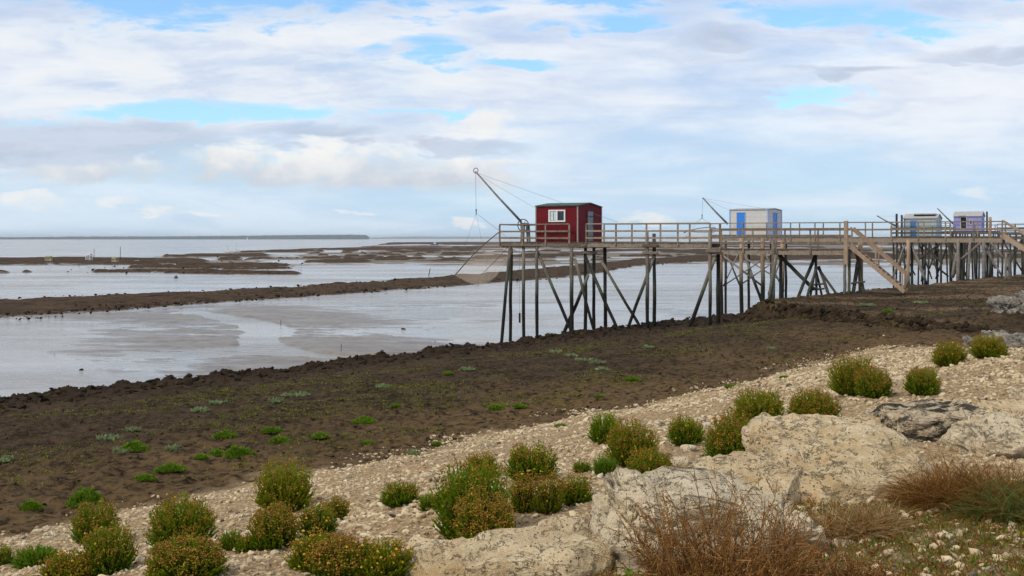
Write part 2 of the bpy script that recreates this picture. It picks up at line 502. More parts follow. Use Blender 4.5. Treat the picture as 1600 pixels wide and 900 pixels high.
def st(X, Y):
    return (X - P0[0]) * ND[0] + (Y - P0[1]) * ND[1], (X - P0[0]) * TD[0] + (Y - P0[1]) * TD[1]


PS = [-60, -34, -29.5, -27.2, -25.6, -24, -20, -13, -6, 0, 3, 8, 11, 30, 4000]
PZ = [-2.0, -1.2, -0.25, 0.25, 0.72, 0.95, 1.38, 2.05, 2.55, 2.85, 3.55, 4.62, 4.9, 5.0, 5.0]
LA = np.array([-12.0, 41.2]); LB = np.array([2.2, 31.4])      # the ledge: (s, t) ends


def land_z(X, Y, detail=True):
    X = np.asarray(X, float); Y = np.asarray(Y, float)
    s, t = st(X, Y)
    w = (fbm(X * 0.16, Y * 0.16, None, 3, 5) - 0.5) * 3.2 + (fbm(X * 0.6, Y * 0.6, None, 3, 6) - 0.5) * 1.6
    edge = sstep(-s, 16, 24)
    se = s + w * edge
    z = np.interp(se, PS, PZ)
    ww0 = (fbm(X * 0.5, Y * 0.5, None, 3, 19) - 0.5) * 2.5
    z = z + 0.62 * sstep(t, 20, 38) * sstep(s, -15, -7) * sstep(4.5 - s, 0, 3.5)
    z = np.where(s > -1, z + (np.minimum(z, 3.42) - z) * sstep(t + (s - 3) * 0.35 + ww0, 20.5, 26.0), z)
    # platform beyond the ledge
    d = LB - LA; L = np.hypot(*d); nx, ny = -d[1] / L, d[0] / L          # normal pointing to larger t
    if ny < 0: nx, ny = -nx, -ny
    ld = (s - LA[0]) * nx + (t - LA[1]) * ny
    ww = (fbm(X * 0.5, Y * 0.5, None, 3, 9) - 0.5) * 1.8
    up = sstep(ld + ww, -0.18, 0.14) * sstep(s + ww * 0.7, -13.0, -10.6) * sstep(3.2 - s, 0.0, 4.0)
    zp = 3.55 + 0.004 * (t - 45) + 0.05 * (fbm(X * 0.3, Y * 0.3, None, 3, 31) - 0.5)
    z = np.where(up > 0, np.maximum(z, z * (1 - up) + np.maximum(zp, z) * up), z)
    if detail:
        r = np.hypot(X, Y)
        mud = np.maximum(sstep(-s, -1.0, 1.5), sstep(t, 23, 26))
        z = z + mud * ((fbm(X * 0.9, Y * 0.9, None, 4, 11) - 0.5) * 0.14 + (fbm(X * 4, Y * 4, None, 3, 12) - 0.5) * 0.17)
        cl = sstep(-s, 19.5, 24.5) * sstep(-s, 33, 28)
        z = z + cl * (np.abs(fbm(X * 0.8, Y * 0.8, None, 4, 13) - 0.5) * 1.1 - 0.08 + (fbm(X * 3.0, Y * 3.0, None, 3, 14) - 0.5) * 0.35)
        face = up * (1 - up) * 4
        z = z + face * (fbm(X * 2.5, Y * 2.5, None, 4, 15) - 0.5) * 0.7
        bank = 1 - mud
        z = z + bank * ((fbm(X * 0.7, Y * 0.7, None, 3, 16) - 0.5) * 0.22 + (fbm(X * 6, Y * 6, None, 3, 17) - 0.5) * 0.05)
    return z


def hit(px, py, dzz=0.0):
    """where the sight line of a photo pixel meets the land or the water level"""
    Y = np.concatenate([np.arange(2.5, 30, 0.02), np.arange(30, 140, 0.1)])
    X = (px - 800) / F * Y
    zl = H - (py - HOR) / F * Y
    g = np.maximum(land_z(X, Y, True), 0.0) + dzz
    k = np.argmax(zl <= g)
    if zl[k] > g[k]: k = len(Y) - 1
    return float(X[k]), float(Y[k]), float(g[k])


def polar(r0, r1, ratio, half, ncol, extra=True):
    nr = int(math.log(r1 / r0) / math.log(ratio)) + 1
    rr = r0 * ratio ** np.arange(nr + 1)
    a = np.linspace(-half, half, ncol)
    if extra:
        a = np.concatenate([np.linspace(-math.pi, -half, 60)[:-1], a, np.linspace(half, math.pi, 60)[1:]])
    RR, AA = np.meshgrid(rr, a, indexing='ij')
    X = RR * np.sin(AA); Y = RR * np.cos(AA)
    n0, n1 = X.shape
    i = np.arange(n0 - 1)[:, None] * n1 + np.arange(n1 - 1)[None, :]
    q = np.stack([i, i + 1, i + n1 + 1, i + n1], -1).reshape(-1, 4)[:, ::-1]
    return X, Y, q


X, Y, q = polar(1.2, 190, 1.0066, R(31), 760)
Z = land_z(X, Y)
s_, t_ = st(X, Y)
sw = s_ + (fbm(X * 0.5, Y * 0.5, None, 4, 21) - 0.5) * 3.0 + (fbm(X * 2.2, Y * 2.2, None, 3, 22) - 0.5) * 1.0
sw = np.minimum(sw, (25.2 - t_ - (s_ - 3) * 0.35 + (fbm(X * 0.7, Y * 0.7, None, 3, 26) - 0.5) * 4) * 0.7)
gravel = sstep(sw, -0.35, 0.45)
sandy = sstep(sw + (fbm(X * 0.3, Y * 0.3, None, 3, 23) - 0.5) * 5, -7.5, 0.5)
black = sstep(-s_, 15.0, 23.5)
tan_ = sstep(land_z(X, Y, False), 3.42, 3.54) * sstep(t_, 22, 26) * sstep(fbm(X * 0.22, Y * 0.5, None, 4, 24), 0.40, 0.62)
grassy = sstep(s_, 7.6, 9.4) * sstep(X, 0.6, 2.0) * sstep(Y, 7.2, 5.6) * sstep(fbm(X * 1.3, Y * 1.3, None, 3, 25), 0.36, 0.54)
keep = Z > -1.7
qk = q[keep.ravel()[q].all(1)]
m, n, p = new_mat('bank_and_mud_ground')
ps = n.pos()
b1 = n.noise(ps, 0.9, 6, 0.65); b2 = n.noise(ps, 5.0, 6, 0.65, 0.3); b3 = n.noise(ps, 26.0, 4, 0.65)
mudc = n.mix(n.ss(b1 * 0.3 + b2 * 0.4 + b3 * 0.3, 0.40, 0.60), (0.015, 0.0105, 0.006), (0.078, 0.053, 0.030))
mudc = n.mix(n.ss(b3, 0.60, 0.72) * 0.5, mudc, (0.115, 0.08, 0.05))
mudc = n.mix(n.ss(b3, 0.44, 0.30) * 0.6, mudc, (0.018, 0.013, 0.010))
mudc = n.mix(n.attr('sandy') * n.ss(b2, 0.34, 0.60) * 0.8, mudc, (0.145, 0.092, 0.042))
mudc = n.mix(n.attr('tan') * n.ss(b2, 0.35, 0.6) * 0.85, mudc, (0.17, 0.115, 0.065))
mudc = n.mix(n.attr('black') * 0.85, mudc, n.mix(b3, (0.009, 0.0065, 0.0045), (0.042, 0.027, 0.016)))
v1 = n.voro(n.vmul(ps, (1, 1, 1)), 26.0); v2 = n.voro(ps, 55.0)
vc = n.node('ShaderNodeTexVoronoi'); n.put(vc.inputs['Vector'], ps); vc.inputs['Scale'].default_value = 30.0
vcr = n.sep(E(n, vc.outputs['Color']))[0]
grc = n.mix(vcr, (0.26, 0.175, 0.09), (0.50, 0.39, 0.24))
grc = n.mix(n.ss(v1, 0.35, 0.62) * 0.7, grc, (0.20, 0.135, 0.08))
grc = n.mix(n.ss(b1, 0.52, 0.66) * 0.55, grc, (0.36, 0.24, 0.13))
grc = n.mix(n.attr('grassy') * n.ss(b2, 0.38, 0.56) * 0.85, grc, n.mix(b3, (0.045, 0.06, 0.012), (0.18, 0.13, 0.045)))
gm = n.attr('gravel')
n.put(p.inputs['Base Color'], n.mix(gm, mudc, grc)); p.inputs['Roughness'].default_value = 1.0
n.put(p.inputs['Specular IOR Level'], 0.04)
hh = n.mix(gm, b2 * 0.7 + b3 * 0.5, (1.0 - v1) * 0.5 + (1.0 - v2) * 0.2)
n.put(p.inputs['Normal'], n.bump(hh, 0.9, 0.05))
land = mesh_np('ground', np.stack([X, Y, Z], -1).reshape(-1, 3), qk, None, m, None, True,
               dict(gravel=gravel.ravel(), sandy=sandy.ravel(), black=black.ravel(), tan=tan_.ravel(), grassy=grassy.ravel()))
tag(land, 'limestone gravel bank falling to a dark mud beach', 'ground', kind='structure')

# ------------------------------------------------------------------ tidal flats: one relief sheet; the water level cuts it
RA = np.array([(-700, 480, 540), (-200, 468, 512), (0, 466, 500), (150, 461, 490), (300, 456, 478), (450, 447, 467), (600, 438, 457), (700, 431, 450), (800, 424, 441),
               (900, 413, 434), (1000, 404, 416), (1110, 400, 409), (1250, 398, 407), (1600, 396, 404), (2300, 394, 400)], float)
def band(px, dy, tab, soft):
    top = np.interp(px, tab[:, 0], tab[:, 1]) - HOR; bot = np.interp(px, tab[:, 0], tab[:, 2]) - HOR
    mid = (top + bot) / 2; hw = (bot - top) / 2
    ins = np.clip(1 - np.abs(dy - mid) / np.maximum(hw, 0.1), -1, 1)
    return ins


X, Y, q = polar(34, 2600, 1.0050, R(31), 700, False)
px = 800 + F * X / Y; dy = F * H / Y
nz1 = fbm(X * 0.02, Y * 0.045, None, 4, 41); nz2 = fbm(X * 0.11, Y * 0.16, None, 4, 42); nz3 = fbm(X * 0.5, Y * 0.5, None, 3, 43)
lx = np.log(Y) * 14
st1 = fbm(px / 90, dy / 2.2, None, 4, 44); st2 = fbm(px / 26, dy / 1.3, None, 3, 45)
nz4 = fbm(X * 0.35, Y * 0.9, None, 5, 46, 0.7)
Z = -0.030 + (nz1 - 0.5) * 0.09 + (nz2 - 0.5) * 0.07 + (nz4 - 0.5) * 0.09
Z += 0.035 * sstep(dy, 100, 118) * sstep(px, 700, 200) * 0
# channel that drains across the near flat
ch = np.array([(292, 489), (330, 492), (372, 499), (402, 508), (424, 519), (398, 530), (412, 541), (452, 552), (520, 559), (640, 560)], float)
cd = np.full(X.shape, 1e9)
cx = (ch[:, 0] - 800) / F * (F * H / (ch[:, 1] - HOR)); cy = F * H / (ch[:, 1] - HOR)
for k in range(len(ch) - 1):
    ax, ay, bx, by = cx[k], cy[k], cx[k + 1], cy[k + 1]
    vx, vy = bx - ax, by - ay
    tt = np.clip(((X - ax) * vx + (Y - ay) * vy) / (vx * vx + vy * vy), 0, 1)
    cd = np.minimum(cd, np.hypot(X - ax - tt * vx, Y - ay - tt * vy))
cdw = cd + (nz2 - 0.5) * 1.6
near = sstep(dy, 98, 108)
Z += near * (sstep(cdw, 16, 2) * (0.095 + 0.16 * (nz2 - 0.5) + 0.16 * (nz4 - 0.5)) - 0.45 * sstep(cdw, 1.7, 0.7))
Z += near * 0.07 * sstep(px, 440, 540) * sstep(px, 720, 620) * sstep(dy, 166, 176) * sstep(nz2, 0.3, 0.5)
# the wide water left and the bare grey sand further out
bare = sstep(dy, 47, 38) * sstep(px + (st1 - 0.5) * 500, 150, 420)
Z += bare * (0.070 + (st1 - 0.5) * 0.34)
Z -= (1 - bare) * sstep(dy, 95, 84) * 0.02
# dark reef that runs across
ra = band(px, dy + (nz2 - 0.5) * 4.0 + (nz3 - 0.5) * 3.0, RA, 1)
reef = sstep(ra, -0.02, 0.45)
# dark patchy reefs farther out
def far_reef(x0, x1, tab, thr, soft=0.08):
    tab = np.array(tab, float)
    b = band(px, dy, tab, 1)
    return sstep(b, -0.1, 0.5) * sstep(px, x0, x0 + 12) * sstep(px, x1, x1 - 25) * sstep(st1 * 0.55 + st2 * 0.45, thr, thr + soft) * sstep(st2 * .5 + nz3 * .5, .30, .46)
far = 0
for (x0, x1, tab, thr) in [
        (-900, 335, [(-900, 400, 417), (0, 402, 416), (120, 401, 416), (240, 403, 415), (335, 405, 413)], 0.36),
        (30, 60, [(-100, 423, 428), (60, 423, 427)], 0.3), (-200, 25, [(-200, 424, 428), (30, 424, 428)], 0.3),
        (140, 350, [(140, 423, 427), (350, 421, 426)], 0.22), (250, 482, [(250, 423, 428), (360, 424, 430), (482, 426, 430)], 0.30),
        (195, 470, [(195, 411, 421), (330, 411, 424), (470, 410, 422)], 0.44), (470, 590, [(470, 407, 413), (590, 406, 411)], 0.33),
        (250, 430, [(250, 398, 403), (430, 396, 402)], 0.42), (335, 440, [(335, 403, 408), (440, 402, 407)], 0.40),
        (360, 640, [(360, 391, 396), (640, 388, 393)], 0.40), (495, 680, [(495, 401, 405), (680, 400, 403)], 0.46), (565, 960, [(565, 397, 406), (960, 396, 405)], 0.49),
        (560, 2300, [(560, 379, 383), (620, 378, 383), (2300, 378.5, 384)], 0.28), (700, 1300, [(700, 385, 388), (1300, 385, 388)], 0.42), (640, 1300, [(640, 390, 393.5), (1300, 390, 393)], 0.46), (440, 760, [(440, 388, 391), (760, 387, 389.5)], 0.38),
        (380, 1500, [(380, 386, 412), (1500, 386, 412)], 0.57), (900, 1700, [(900, 390, 396), (1700, 390, 396)], 0.44)]:
    far = np.maximum(far, far_reef(x0, x1, tab, thr))
sc = sstep(Y, 80, 400)
Z = np.maximum(Z, -0.2 + reef * (0.42 + 0.22 * nz3 + 0.2 * (nz2 - 0.5)))
Z = np.maximum(Z, -0.2 + far * (0.55 + 0.5 * sc * st2))
# open sea
seab = np.interp(px, [-900, 0, 60, 340, 560, 620, 760, 1600, 2300], [401, 401, 402, 396, 386, 378.5, 377.6, 377.2, 377]) - HOR
Z = Z - 2.0 * sstep(dy + (st1 - 0.5) * 2.0, seab, seab - 1.2)
Zl = land_z(X, Y, False)
ls, lt = st(X, Y)
Z = np.where(ls > -27.0, np.minimum(Z, -1.5), Z)
dark = np.maximum(reef, far)
wet = 1 - np.clip(bare + 0.30 * sstep(Z, 0.0, 0.05), 0, 1)
m, n, p = new_mat('tidal_mud')
ps = n.pos(); pz = n.sep(ps)[2]
f1 = n.noise(n.vmul(ps, (0.25, 0.5, 1)), 1.0, 6, 0.65, 0.3); f2 = n.noise(n.vmul(ps, (0.5, 0.8, 1)), 3.0, 5, 0.65)
sand = n.mix(n.ss(f1 * 0.5 + f2 * 0.5, 0.40, 0.60), (0.115, 0.092, 0.070), (0.20, 0.168, 0.132))
rk = n.mix(n.ss(f2 * 0.6 + f1 * 0.4, 0.36, 0.62), (0.012, 0.0075, 0.004), (0.088, 0.054, 0.029))
dk = n.attr('dark') * n.ss(n.attr('dark') * 0.55 + (f2 - 0.5) * 1.5, 0.05, 0.28)
dk = n.m('MINIMUM', dk * 1.6, 1.0)
c = n.mix(dk, sand, rk)
n.put(p.inputs['Base Color'], c)
n.put(p.inputs['Roughness'], n.m('MAXIMUM', dk * 0.95, 0.75 - n.attr('wet') * 0.47))
n.put(p.inputs['Specular IOR Level'], n.m('MAXIMUM', 0.12 + n.attr('wet') * 0.40 - dk * 0.5, 0.04))
n.put(p.inputs['Normal'], n.bump(f2 + f1 * 0.6, 0.55, 0.05))
flat = mesh_np('tidal_flat', np.stack([X, Y, Z], -1).reshape(-1, 3), q, None, m, None, True, dict(dark=dark.ravel(), wet=wet.ravel()))
tag(flat, 'wet grey mudflat crossed by low dark reefs', 'mudflat', kind='structure')

# red weed on the far bar
pts = [(560, 385.3), (620, 384.2), (660, 383.8), (700, 384.2), (670, 386.0), (610, 386.6)]
rings = []
cxp = np.array([((a - 800) / F * (F * (H - .35) / (b - HOR)), F * (H - .35) / (b - HOR)) for a, b in pts])
cen = cxp.mean(0); vs = []; fs = []
K = 120
per = np.array([np.array([np.interp(k / K * len(pts), np.arange(len(pts) + 1), np.append(cxp[:, d], cxp[0, d])) for d in (0, 1)]) for k in range(K)])
for j, (sc_, zz_) in enumerate([(1.0, 0.1), (0.93, 0.42), (0.6, 0.62), (0.25, 0.66)]):
    for k in range(K):
        v = cen + (per[k] - cen) * sc_ * (0.90 + 0.2 * rnd.random())
        vs.append((v[0], v[1], zz_ + 0.18 * rnd.random()))
for j in range(3):
    for k in range(K):
        fs.append((j * K + k, j * K + (k + 1) % K, (j + 1) * K + (k + 1) % K, (j + 1) * K + k))
vs.append((cen[0], cen[1], 0.7))
tr = [(3 * K + k, 3 * K + (k + 1) % K, 4 * K) for k in range(K)]
m2 = plain('red_weed', (0.10, 0.026, 0.013), 0.9, 0, 0.6, 0.12)
ow = mesh_np('red_seaweed', vs, fs, tr, m2, None, False)
tag(ow, 'reddish weed covering the far mud bar', 'seaweed', kind='stuff')

# the water: one level sheet from under the beach to the horizon
X, Y, q = polar(30, 15000, 1.045, R(60), 160, False)
m, n, p = new_mat('shallow_sea_water')
ps = n.pos()
lx_, ly_, lz_ = n.sep(ps)
dist = n.m('SQRT', lx_ * lx_ + ly_ * ly_)
fine_r = n.noise(n.vmul(ps, (0.5, 1.1, 1)), 1.5, 4, 0.6)
rip = n.noise(n.vmul(ps, (0.10, 0.30, 1)), 1.0, 4, 0.62)
lee = n.ss(n.noise(n.vmul(ps, (0.02, 0.055, 1)), 1.0, 5, 0.65), 0.40, 0.62)
n.put(p.inputs['Base Color'], n.mix(n.ss(n.noise(n.vmul(ps, (0.03, 0.09, 1)), 1.0, 5, 0.62), 0.40, 0.62), (0.20, 0.18, 0.155), (0.32, 0.31, 0.295)))
n.put(p.inputs['Roughness'], 0.09 + lee * 0.14 + n.ss(fine_r, 0.40, 0.62) * 0.14)
p.inputs['IOR'].default_value = 1.36
wave = n.noise(n.vmul(ps, (0.30, 0.20, 1)), 1.0, 3, 0.6, 0.4)
wm = n.ss(dist, 88, 125) * n.ss(dist, 420, 220)
n.put(p.inputs['Normal'], n.bump(fine_r * 0.30 + rip * 0.8 + wave * wm * 2.2, 0.6, 0.6))
wat = mesh_np('water', np.stack([X, Y, X * 0], -1).reshape(-1, 3), q, None, m, None, True)
tag(wat, 'shallow tidal water reaching out to the horizon', 'water', kind='structure')

# ------------------------------------------------------------------ the far island and mainland
def far_land(name, label, pts, dist, depth, c1, rough_amp, seed):
    px_ = np.arange(pts[0][0], pts[-1][0], 0.8)
    top = np.interp(px_, [a for a, b in pts], [b for a, b in pts])
    h = (HOR + H * F / dist - top) / F * dist
    h = h + (fbm(px_ / 6, px_ * 0, None, 4, seed) - 0.5) * rough_amp + (vnoise(px_ / 1.6, px_ * 0 + 3, None, seed + 1) - 0.5) * rough_amp * 0.4
    h = np.maximum(h, 1.0)
    rows = []
    for j, (dd, hh) in enumerate([(0, 0.0), (10, 0.3), (60, 0.75), (depth * .5, 1.0), (depth, 0.0)]):
        D = dist + dd
        hz = h * hh * (0.8 + 0.4 * vnoise(px_ / 4, px_ * 0 + j * 7.7, None, seed + 5)) if 0 < j < 3 else h * hh
        rows.append(np.stack([(px_ - 800) / F * dist * (1 + dd / dist), np.full_like(px_, D), hz], -1))
    V = np.concatenate(rows); nc = len(px_)
    i = np.arange(4)[:, None] * nc + np.arange(nc - 1)[None, :]
    q = np.stack([i, i + 1, i + nc + 1, i + nc], -1).reshape(-1, 4)
    m, n, p = new_mat(name + '_mat')
    g = n.noise(n.pos(), 0.02, 4)
    low = n.ss(n.sep(n.pos())[2] + (g - 0.5) * 3, 3.0, 0.5)
    c = n.mix(g, [x * .8 for x in c1], [x * 1.25 for x in c1])
    c = n.mix(low * 0.4, c, (0.30, 0.28, 0.24))
    n.put(p.inputs['Base Color'], c); p.inputs['Roughness'].default_value = 0.95
    o = mesh_np(name, V, q, None, m, None, True)
    tag(o, label, 'land', kind='structure')


far_land('island_terrain', 'low wooded island on the horizon', [(-900, 371), (-60, 370.5), (60, 370.3), (120, 369.3), (240, 369.2), (360, 368.3), (470, 366.8), (545, 366.2), (572, 367.0), (577, 370)], 5200, 700, (0.018, 0.030, 0.030), 2.6, 71)
far_land('mainland_hills', 'faint far coast on the horizon', [(560, 371.5), (640, 369.6), (760, 369.8), (1000, 370.0), (2400, 370.3)], 9800, 700, (0.07, 0.09, 0.08), 2.2, 77)
# ------------------------------------------------------------------ fishing piers
class Pier:
    """local frame: a along the pier (right, towards the shore and the camera), b across (away from camera), z up"""
    def __init__(s, px, Y, deg):
        s.O = ((px - 800) / F * Y, Y); s.th = R(deg); s.c = math.cos(s.th); s.sn = math.sin(s.th)
    def a(s, px, b=0.0):
        k = (px - 800) / F
        return (k * (s.O[1] + b * s.c) - s.O[0] - b * s.sn) / (s.c + k * s.sn)
    def xy(s, a, b): return s.O[0] + a * s.c + b * s.sn, s.O[1] - a * s.sn + b * s.c
    def z(s, a, b, py): return H - (py - HOR) * s.xy(a, b)[1] / F
    def P(s, px, py, b=0.0):
        a = s.a(px, b); return (a, b, s.z(a, b, py))
    def foot(s, px, py, b=0.0, sink=0.35):
        a, b, z = s.P(px, py, b)
        x, y = s.xy(a, b)
        g = max(float(land_z(x, y, False)), -0.6)
        return (a, b, min(z, g) - sink)
    def root(s, name, **kw): return empty(name, (s.O[0], s.O[1], 0), -s.th, **kw)


def piles(root, pier, lst, mat, rad, name='pile'):
    for it in lst:
        (x0, y0, b0, x1, y1, b1) = it[:6]
        r = it[6] if len(it) > 6 else rad
        mb = MB(); mb.log(pier.P(x0, y0, b0), pier.foot(x1, y1, b1), r, 9, 6, 0.18, r1=r * 1.08)
        mb.build(name, mat, root, True)


def braces(root, pier, lst, mat, rad, sink=0.35):
    for it in lst:
        (x0, y0, b0, x1, y1, b1) = it[:6]
        r = it[6] if len(it) > 6 else rad
        q = pier.foot(x1, y1, b1, sink) if (len(it) > 7 and it[7]) else pier.P(x1, y1, b1)
        p0 = pier.P(x0, y0, b0)
        mb = MB(); mb.log(p0, q, r, 8, 5, 0.25)
        mb.build('brace', mat, root, True)


def deck(root, a0, a1, b0, b1, z, mat, bmat, beam=0.22):
    mb = MB(); a = a0
    while a < a1 - 0.03:
        w = min(0.16, a1 - a)
        jz = rnd.uniform(-0.006, 0.006)
        mb.box((a, b0 - rnd.uniform(0, .04), z - 0.045 + jz), (a + w - 0.012, b1 + rnd.uniform(0, .04), z + jz)); a += w
    mb.build('deck', mat, root)
    for b in (b0 + 0.06, b1 - 0.06):
        m2 = MB(); m2.bar((a0, b, z - 0.06 - beam / 2), (a1, b, z - 0.06 - beam / 2 + rnd.uniform(-.01, .01)), 0.09, beam)
        m2.build('beam', bmat, root, bevel=0.008)


def railing(root, a0, a1, b, z, mat, step=1.55, levels=(1.06, 0.64, 0.24), hts=0.10, first=True, posts=None, inward=1):
    lo = MB()
    for i, l in enumerate(levels):
        if i == 0: lo.bar((a0, b, z + l + rnd.uniform(-.01, .01)), (a1, b, z + l + rnd.uniform(-.01, .01)), 0.12, 0.07)
        else: lo.bar((a0, b - 0.055 * inward, z + l + rnd.uniform(-.02, .02)), (a1, b - 0.055 * inward, z + l + rnd.uniform(-.02, .02)), 0.035, hts)
    rl = lo.build('railing', mat, root, bevel=0.005)
    n = max(1, round((a1 - a0) / step))
    for k in range(n + 1):
        a = a0 + (a1 - a0) * k / n
        m2 = MB(); m2.bar((a, b, z - 0.25), (a, b, z + levels[0] - 0.036), 0.085, 0.085, (1, 0, 0))
        m2.build('rail_post', mat, rl, bevel=0.005)
    return rl


def cross_beam(root, pier, x0, x1, y, b0, b1, h, mat):
    p0 = pier.P(x0, y, b0); a1 = pier.a(x1, b1)
    mb = MB(); mb.bar(p0, (a1, b1, p0[2]), 0.16, h); mb.build('crossbeam', mat, root, bevel=0.01)


# ======== pier of the red hut
R1 = Pier(780, 67.0, 27)
r1 = R1.root('fishing_pier', label='weathered wooden pier on stilts with the red hut at its end', cat='pier', group='fishing piers on stilts')
ZD = 6.27; W1 = 3.9
aH0 = R1.a(836); aH1 = R1.a(902); aE = R1.a(1109); aS = R1.a(1321)
deck(r1, 0, aH1 + 0.5, 0, W1, ZD, M['deck'], M['rail'], 0.20)
deck(r1, aH1 + 0.52, aE, 0.05, 1.95, ZD, M['deck'], M['rail'], 0.24)
railing(r1, 0.03, aH0 + 2.25, 0.0, ZD, M['rail'], 1.4)
railing(r1, 0.03, aH0, W1, ZD, M['rail'], 1.2, inward=-1)
mbx = MB()
for l in (1.06, 0.64, 0.24): mbx.bar((0.03, 0, ZD + l), (0.03, W1, ZD + l), 0.05, 0.09)
mbx.build('end_railing', M['rail'], r1)
railing(r1, aH1 + 0.55, aE, 0.05, ZD, M['rail'], 1.75)
railing(r1, aH1 + 0.9, aE, 1.95, ZD, M['rail'], 1.75, inward=-1)
# lower landing towards the stairs
ZL = 5.92
deck(r1, aE + 0.02, aS, -0.05, 1.9, ZL, M['deck'], M['rail'], 0.26)
railing(r1, aE + 0.1, aS, -0.08, ZL, M['rail'], 1.75, levels=(1.08, 0.70, 0.32), hts=0.12)
railing(r1, aE + 0.1, aS, 1.92, ZL, M['rail'], 1.75, levels=(1.08, 0.70, 0.32), hts=0.12, inward=-1)
piles(r1, R1, [(797, 385, .1, 782, 540, .1), (818, 386, .2, 818, 532, .2), (839, 386, .1, 839, 528, .1),
               (893, 386, .05, 894, 528, .05, .11), (1011, 362, -.02, 1012, 500, -.02, .10), (1109, 362, -.1, 1110, 494, -.1, .09), (1208, 375, -.15, 1208, 496, -.15, .10),
               (1320, 395, -.1, 1320, 462, -.1, .075), (1327, 396, .6, 1327, 462, .6, .075)], M['pile'], 0.095)
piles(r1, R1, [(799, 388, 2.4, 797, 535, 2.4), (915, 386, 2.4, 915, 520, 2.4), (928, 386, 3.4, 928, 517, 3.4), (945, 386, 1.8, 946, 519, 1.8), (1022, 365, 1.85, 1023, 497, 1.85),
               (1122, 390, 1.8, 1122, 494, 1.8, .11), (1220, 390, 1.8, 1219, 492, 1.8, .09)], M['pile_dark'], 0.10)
braces(r1, R1, [(839, 392, .25, 902, 528, .25, .1, 1), (898, 404, .2, 932, 521, .3, .09, 1), (919, 430, .35, 872, 528, .35, .11, 1), (914, 400, 2.2, 970, 518, .9, .1, 1),
                (940, 408, .4, 1007, 513, .2, .09, 1), (1022, 400, .15, 977, 516, .15, .1, 1), (1117, 402, .0, 1074, 497, .0, .11, 1), (1213, 398, -.3, 1195, 497, -.3, .10, 1)], M['pile'], 0.09)
cross_beam(r1, R1, 785, 842, 384.5, .1, .1, .14, M['beam_dark']); cross_beam(r1, R1, 888, 952, 384.0, .0, .3, .22, M['deck'])
cross_beam(r1, R1, 911, 933, 394.5, .2, .6, .16, M['deck']); cross_beam(r1, R1, 1004, 1028, 384, -.12, -.05, .16, M['deck']); cross_beam(r1, R1, 1004, 1028, 395, -.12, -.05, .15, M['deck'])
cross_beam(r1, R1, 1103, 1126, 392, -.2, -.2, .16, M['deck'])
# trestle of splayed props under the landing
ap = R1.P(1276, 395, .8)
for (xx, yy, b, rr) in [(1229, 474, .2, .09), (1249, 474, 0, .08), (1259, 473, 1.6, .06), (1276, 460, .8, .07), (1289, 459, 1.6, .06), (1298, 459, .4, .08), (1313, 459, .6, .07)]:
    top = (ap[0] + rnd.uniform(-.12, .12), ap[1] + rnd.uniform(-.2, .2), ap[2] - rnd.uniform(0.0, .9))
    mb = MB(); mb.log(top, R1.foot(xx, yy, b, .3), rr, 8, 5, 0.2); mb.build('brace', M['pile'] if rr > .1 else M['pile_dark'], r1, True)
braces(r1, R1, [(1214, 395, .8, 1272, 452, .8), (1262, 446, .8, 1291, 443, .8, .05), (1262, 453, .8, 1288, 451, .8, .05), (1340, 410, .5, 1331, 457, .5, .1, 1), (1338, 395, .6, 1352, 452, .6, .08, 1), (1330, 443, .4, 1352, 440, .4, .05)], M['pile_dark'], 0.1)
# stairs down to the beach
p0 = Vector(R1.P(1327, 384, -.15)); fx = R1.foot(1413, 457, -.15, 0.0)
p1 = Vector((fx[0], -.15, R1.z(fx[0], -.15, 456)))
stt = empty('staircase', parent=r1)
for b in (-.15, .85):
    mb = MB(); mb.bar((p0.x, b, p0.z), (p1.x, b, p1.z), 0.06, 0.21); mb.build('stringer', M['stair'], stt, bevel=0.008)
mb = MB(); ns = 13
for k in range(1, ns):
    q_ = p0.lerp(p1, k / ns); mb.box((q_.x - .13, -.11, q_.z - .01), (q_.x + .13, .81, q_.z + .035))
mb.build('treads', M['stair'], stt)
for b in (-.15, .85):
    h0 = Vector((p0.x + .05, b, p0.z + .95)); h1 = Vector((p1.x - .02, b, p1.z + .95))
    mb = MB(); mb.bar(h0, h1, 0.06, 0.12); hr = mb.build('handrail', M['stair'], stt, bevel=0.006)
    for t in (0.48, 0.97):
        q_ = h0.lerp(h1, t); l_ = p0.lerp(p1, t)
        mb = MB(); mb.bar((q_.x, b, l_.z), (q_.x, b, q_.z), .07, .07, (1, 0, 0)); mb.build('rail_post', M['stair'], hr)
tp = R1.P(1322, 345, -.25); mb = MB(); mb.bar((tp[0], -.25, tp[2]), (tp[0], -.25, tp[2] - 2.3), .22, .2, (1, 0, 0)); mb.build('newel_post', M['stair'], r1, bevel=.015)
tp = R1.P(1344, 378, .9); mb = MB(); mb.log(tp, R1.foot(1345, 455, .9), .13, 10, 5, .05); mb.build('pile', M['pile_tan'], r1, True)
# tide gauge board hung on a line
g0 = R1.P(812, 386, .6); g1 = R1.P(812, 489, .6)
gb = empty('hanging_board', (R1.xy(g0[0], .6)[0], R1.xy(g0[0], .6)[1], 0), -R1.th, label='small wooden board hanging on a thin line under the red hut pier', cat='board')
mb = MB(); mb.tube([(0, 0, g0[2]), (0, 0, g1[2])], .008, 5); mb.build('line', M['cable'], gb)
mb = MB(); mb.box((-.06, -.02, g1[2] - .6), (.06, .02, g1[2])); bo = mb.build('plank', M['pile_tan'], gb, bevel=.006)
for k in range(4):
    mb = MB(); mb.box((-.05, -.035, g1[2] - .12 - .14 * k), (.05, -.02, g1[2] - .07 - .14 * k)); mb.build('batten', M['pile_dark'], bo)


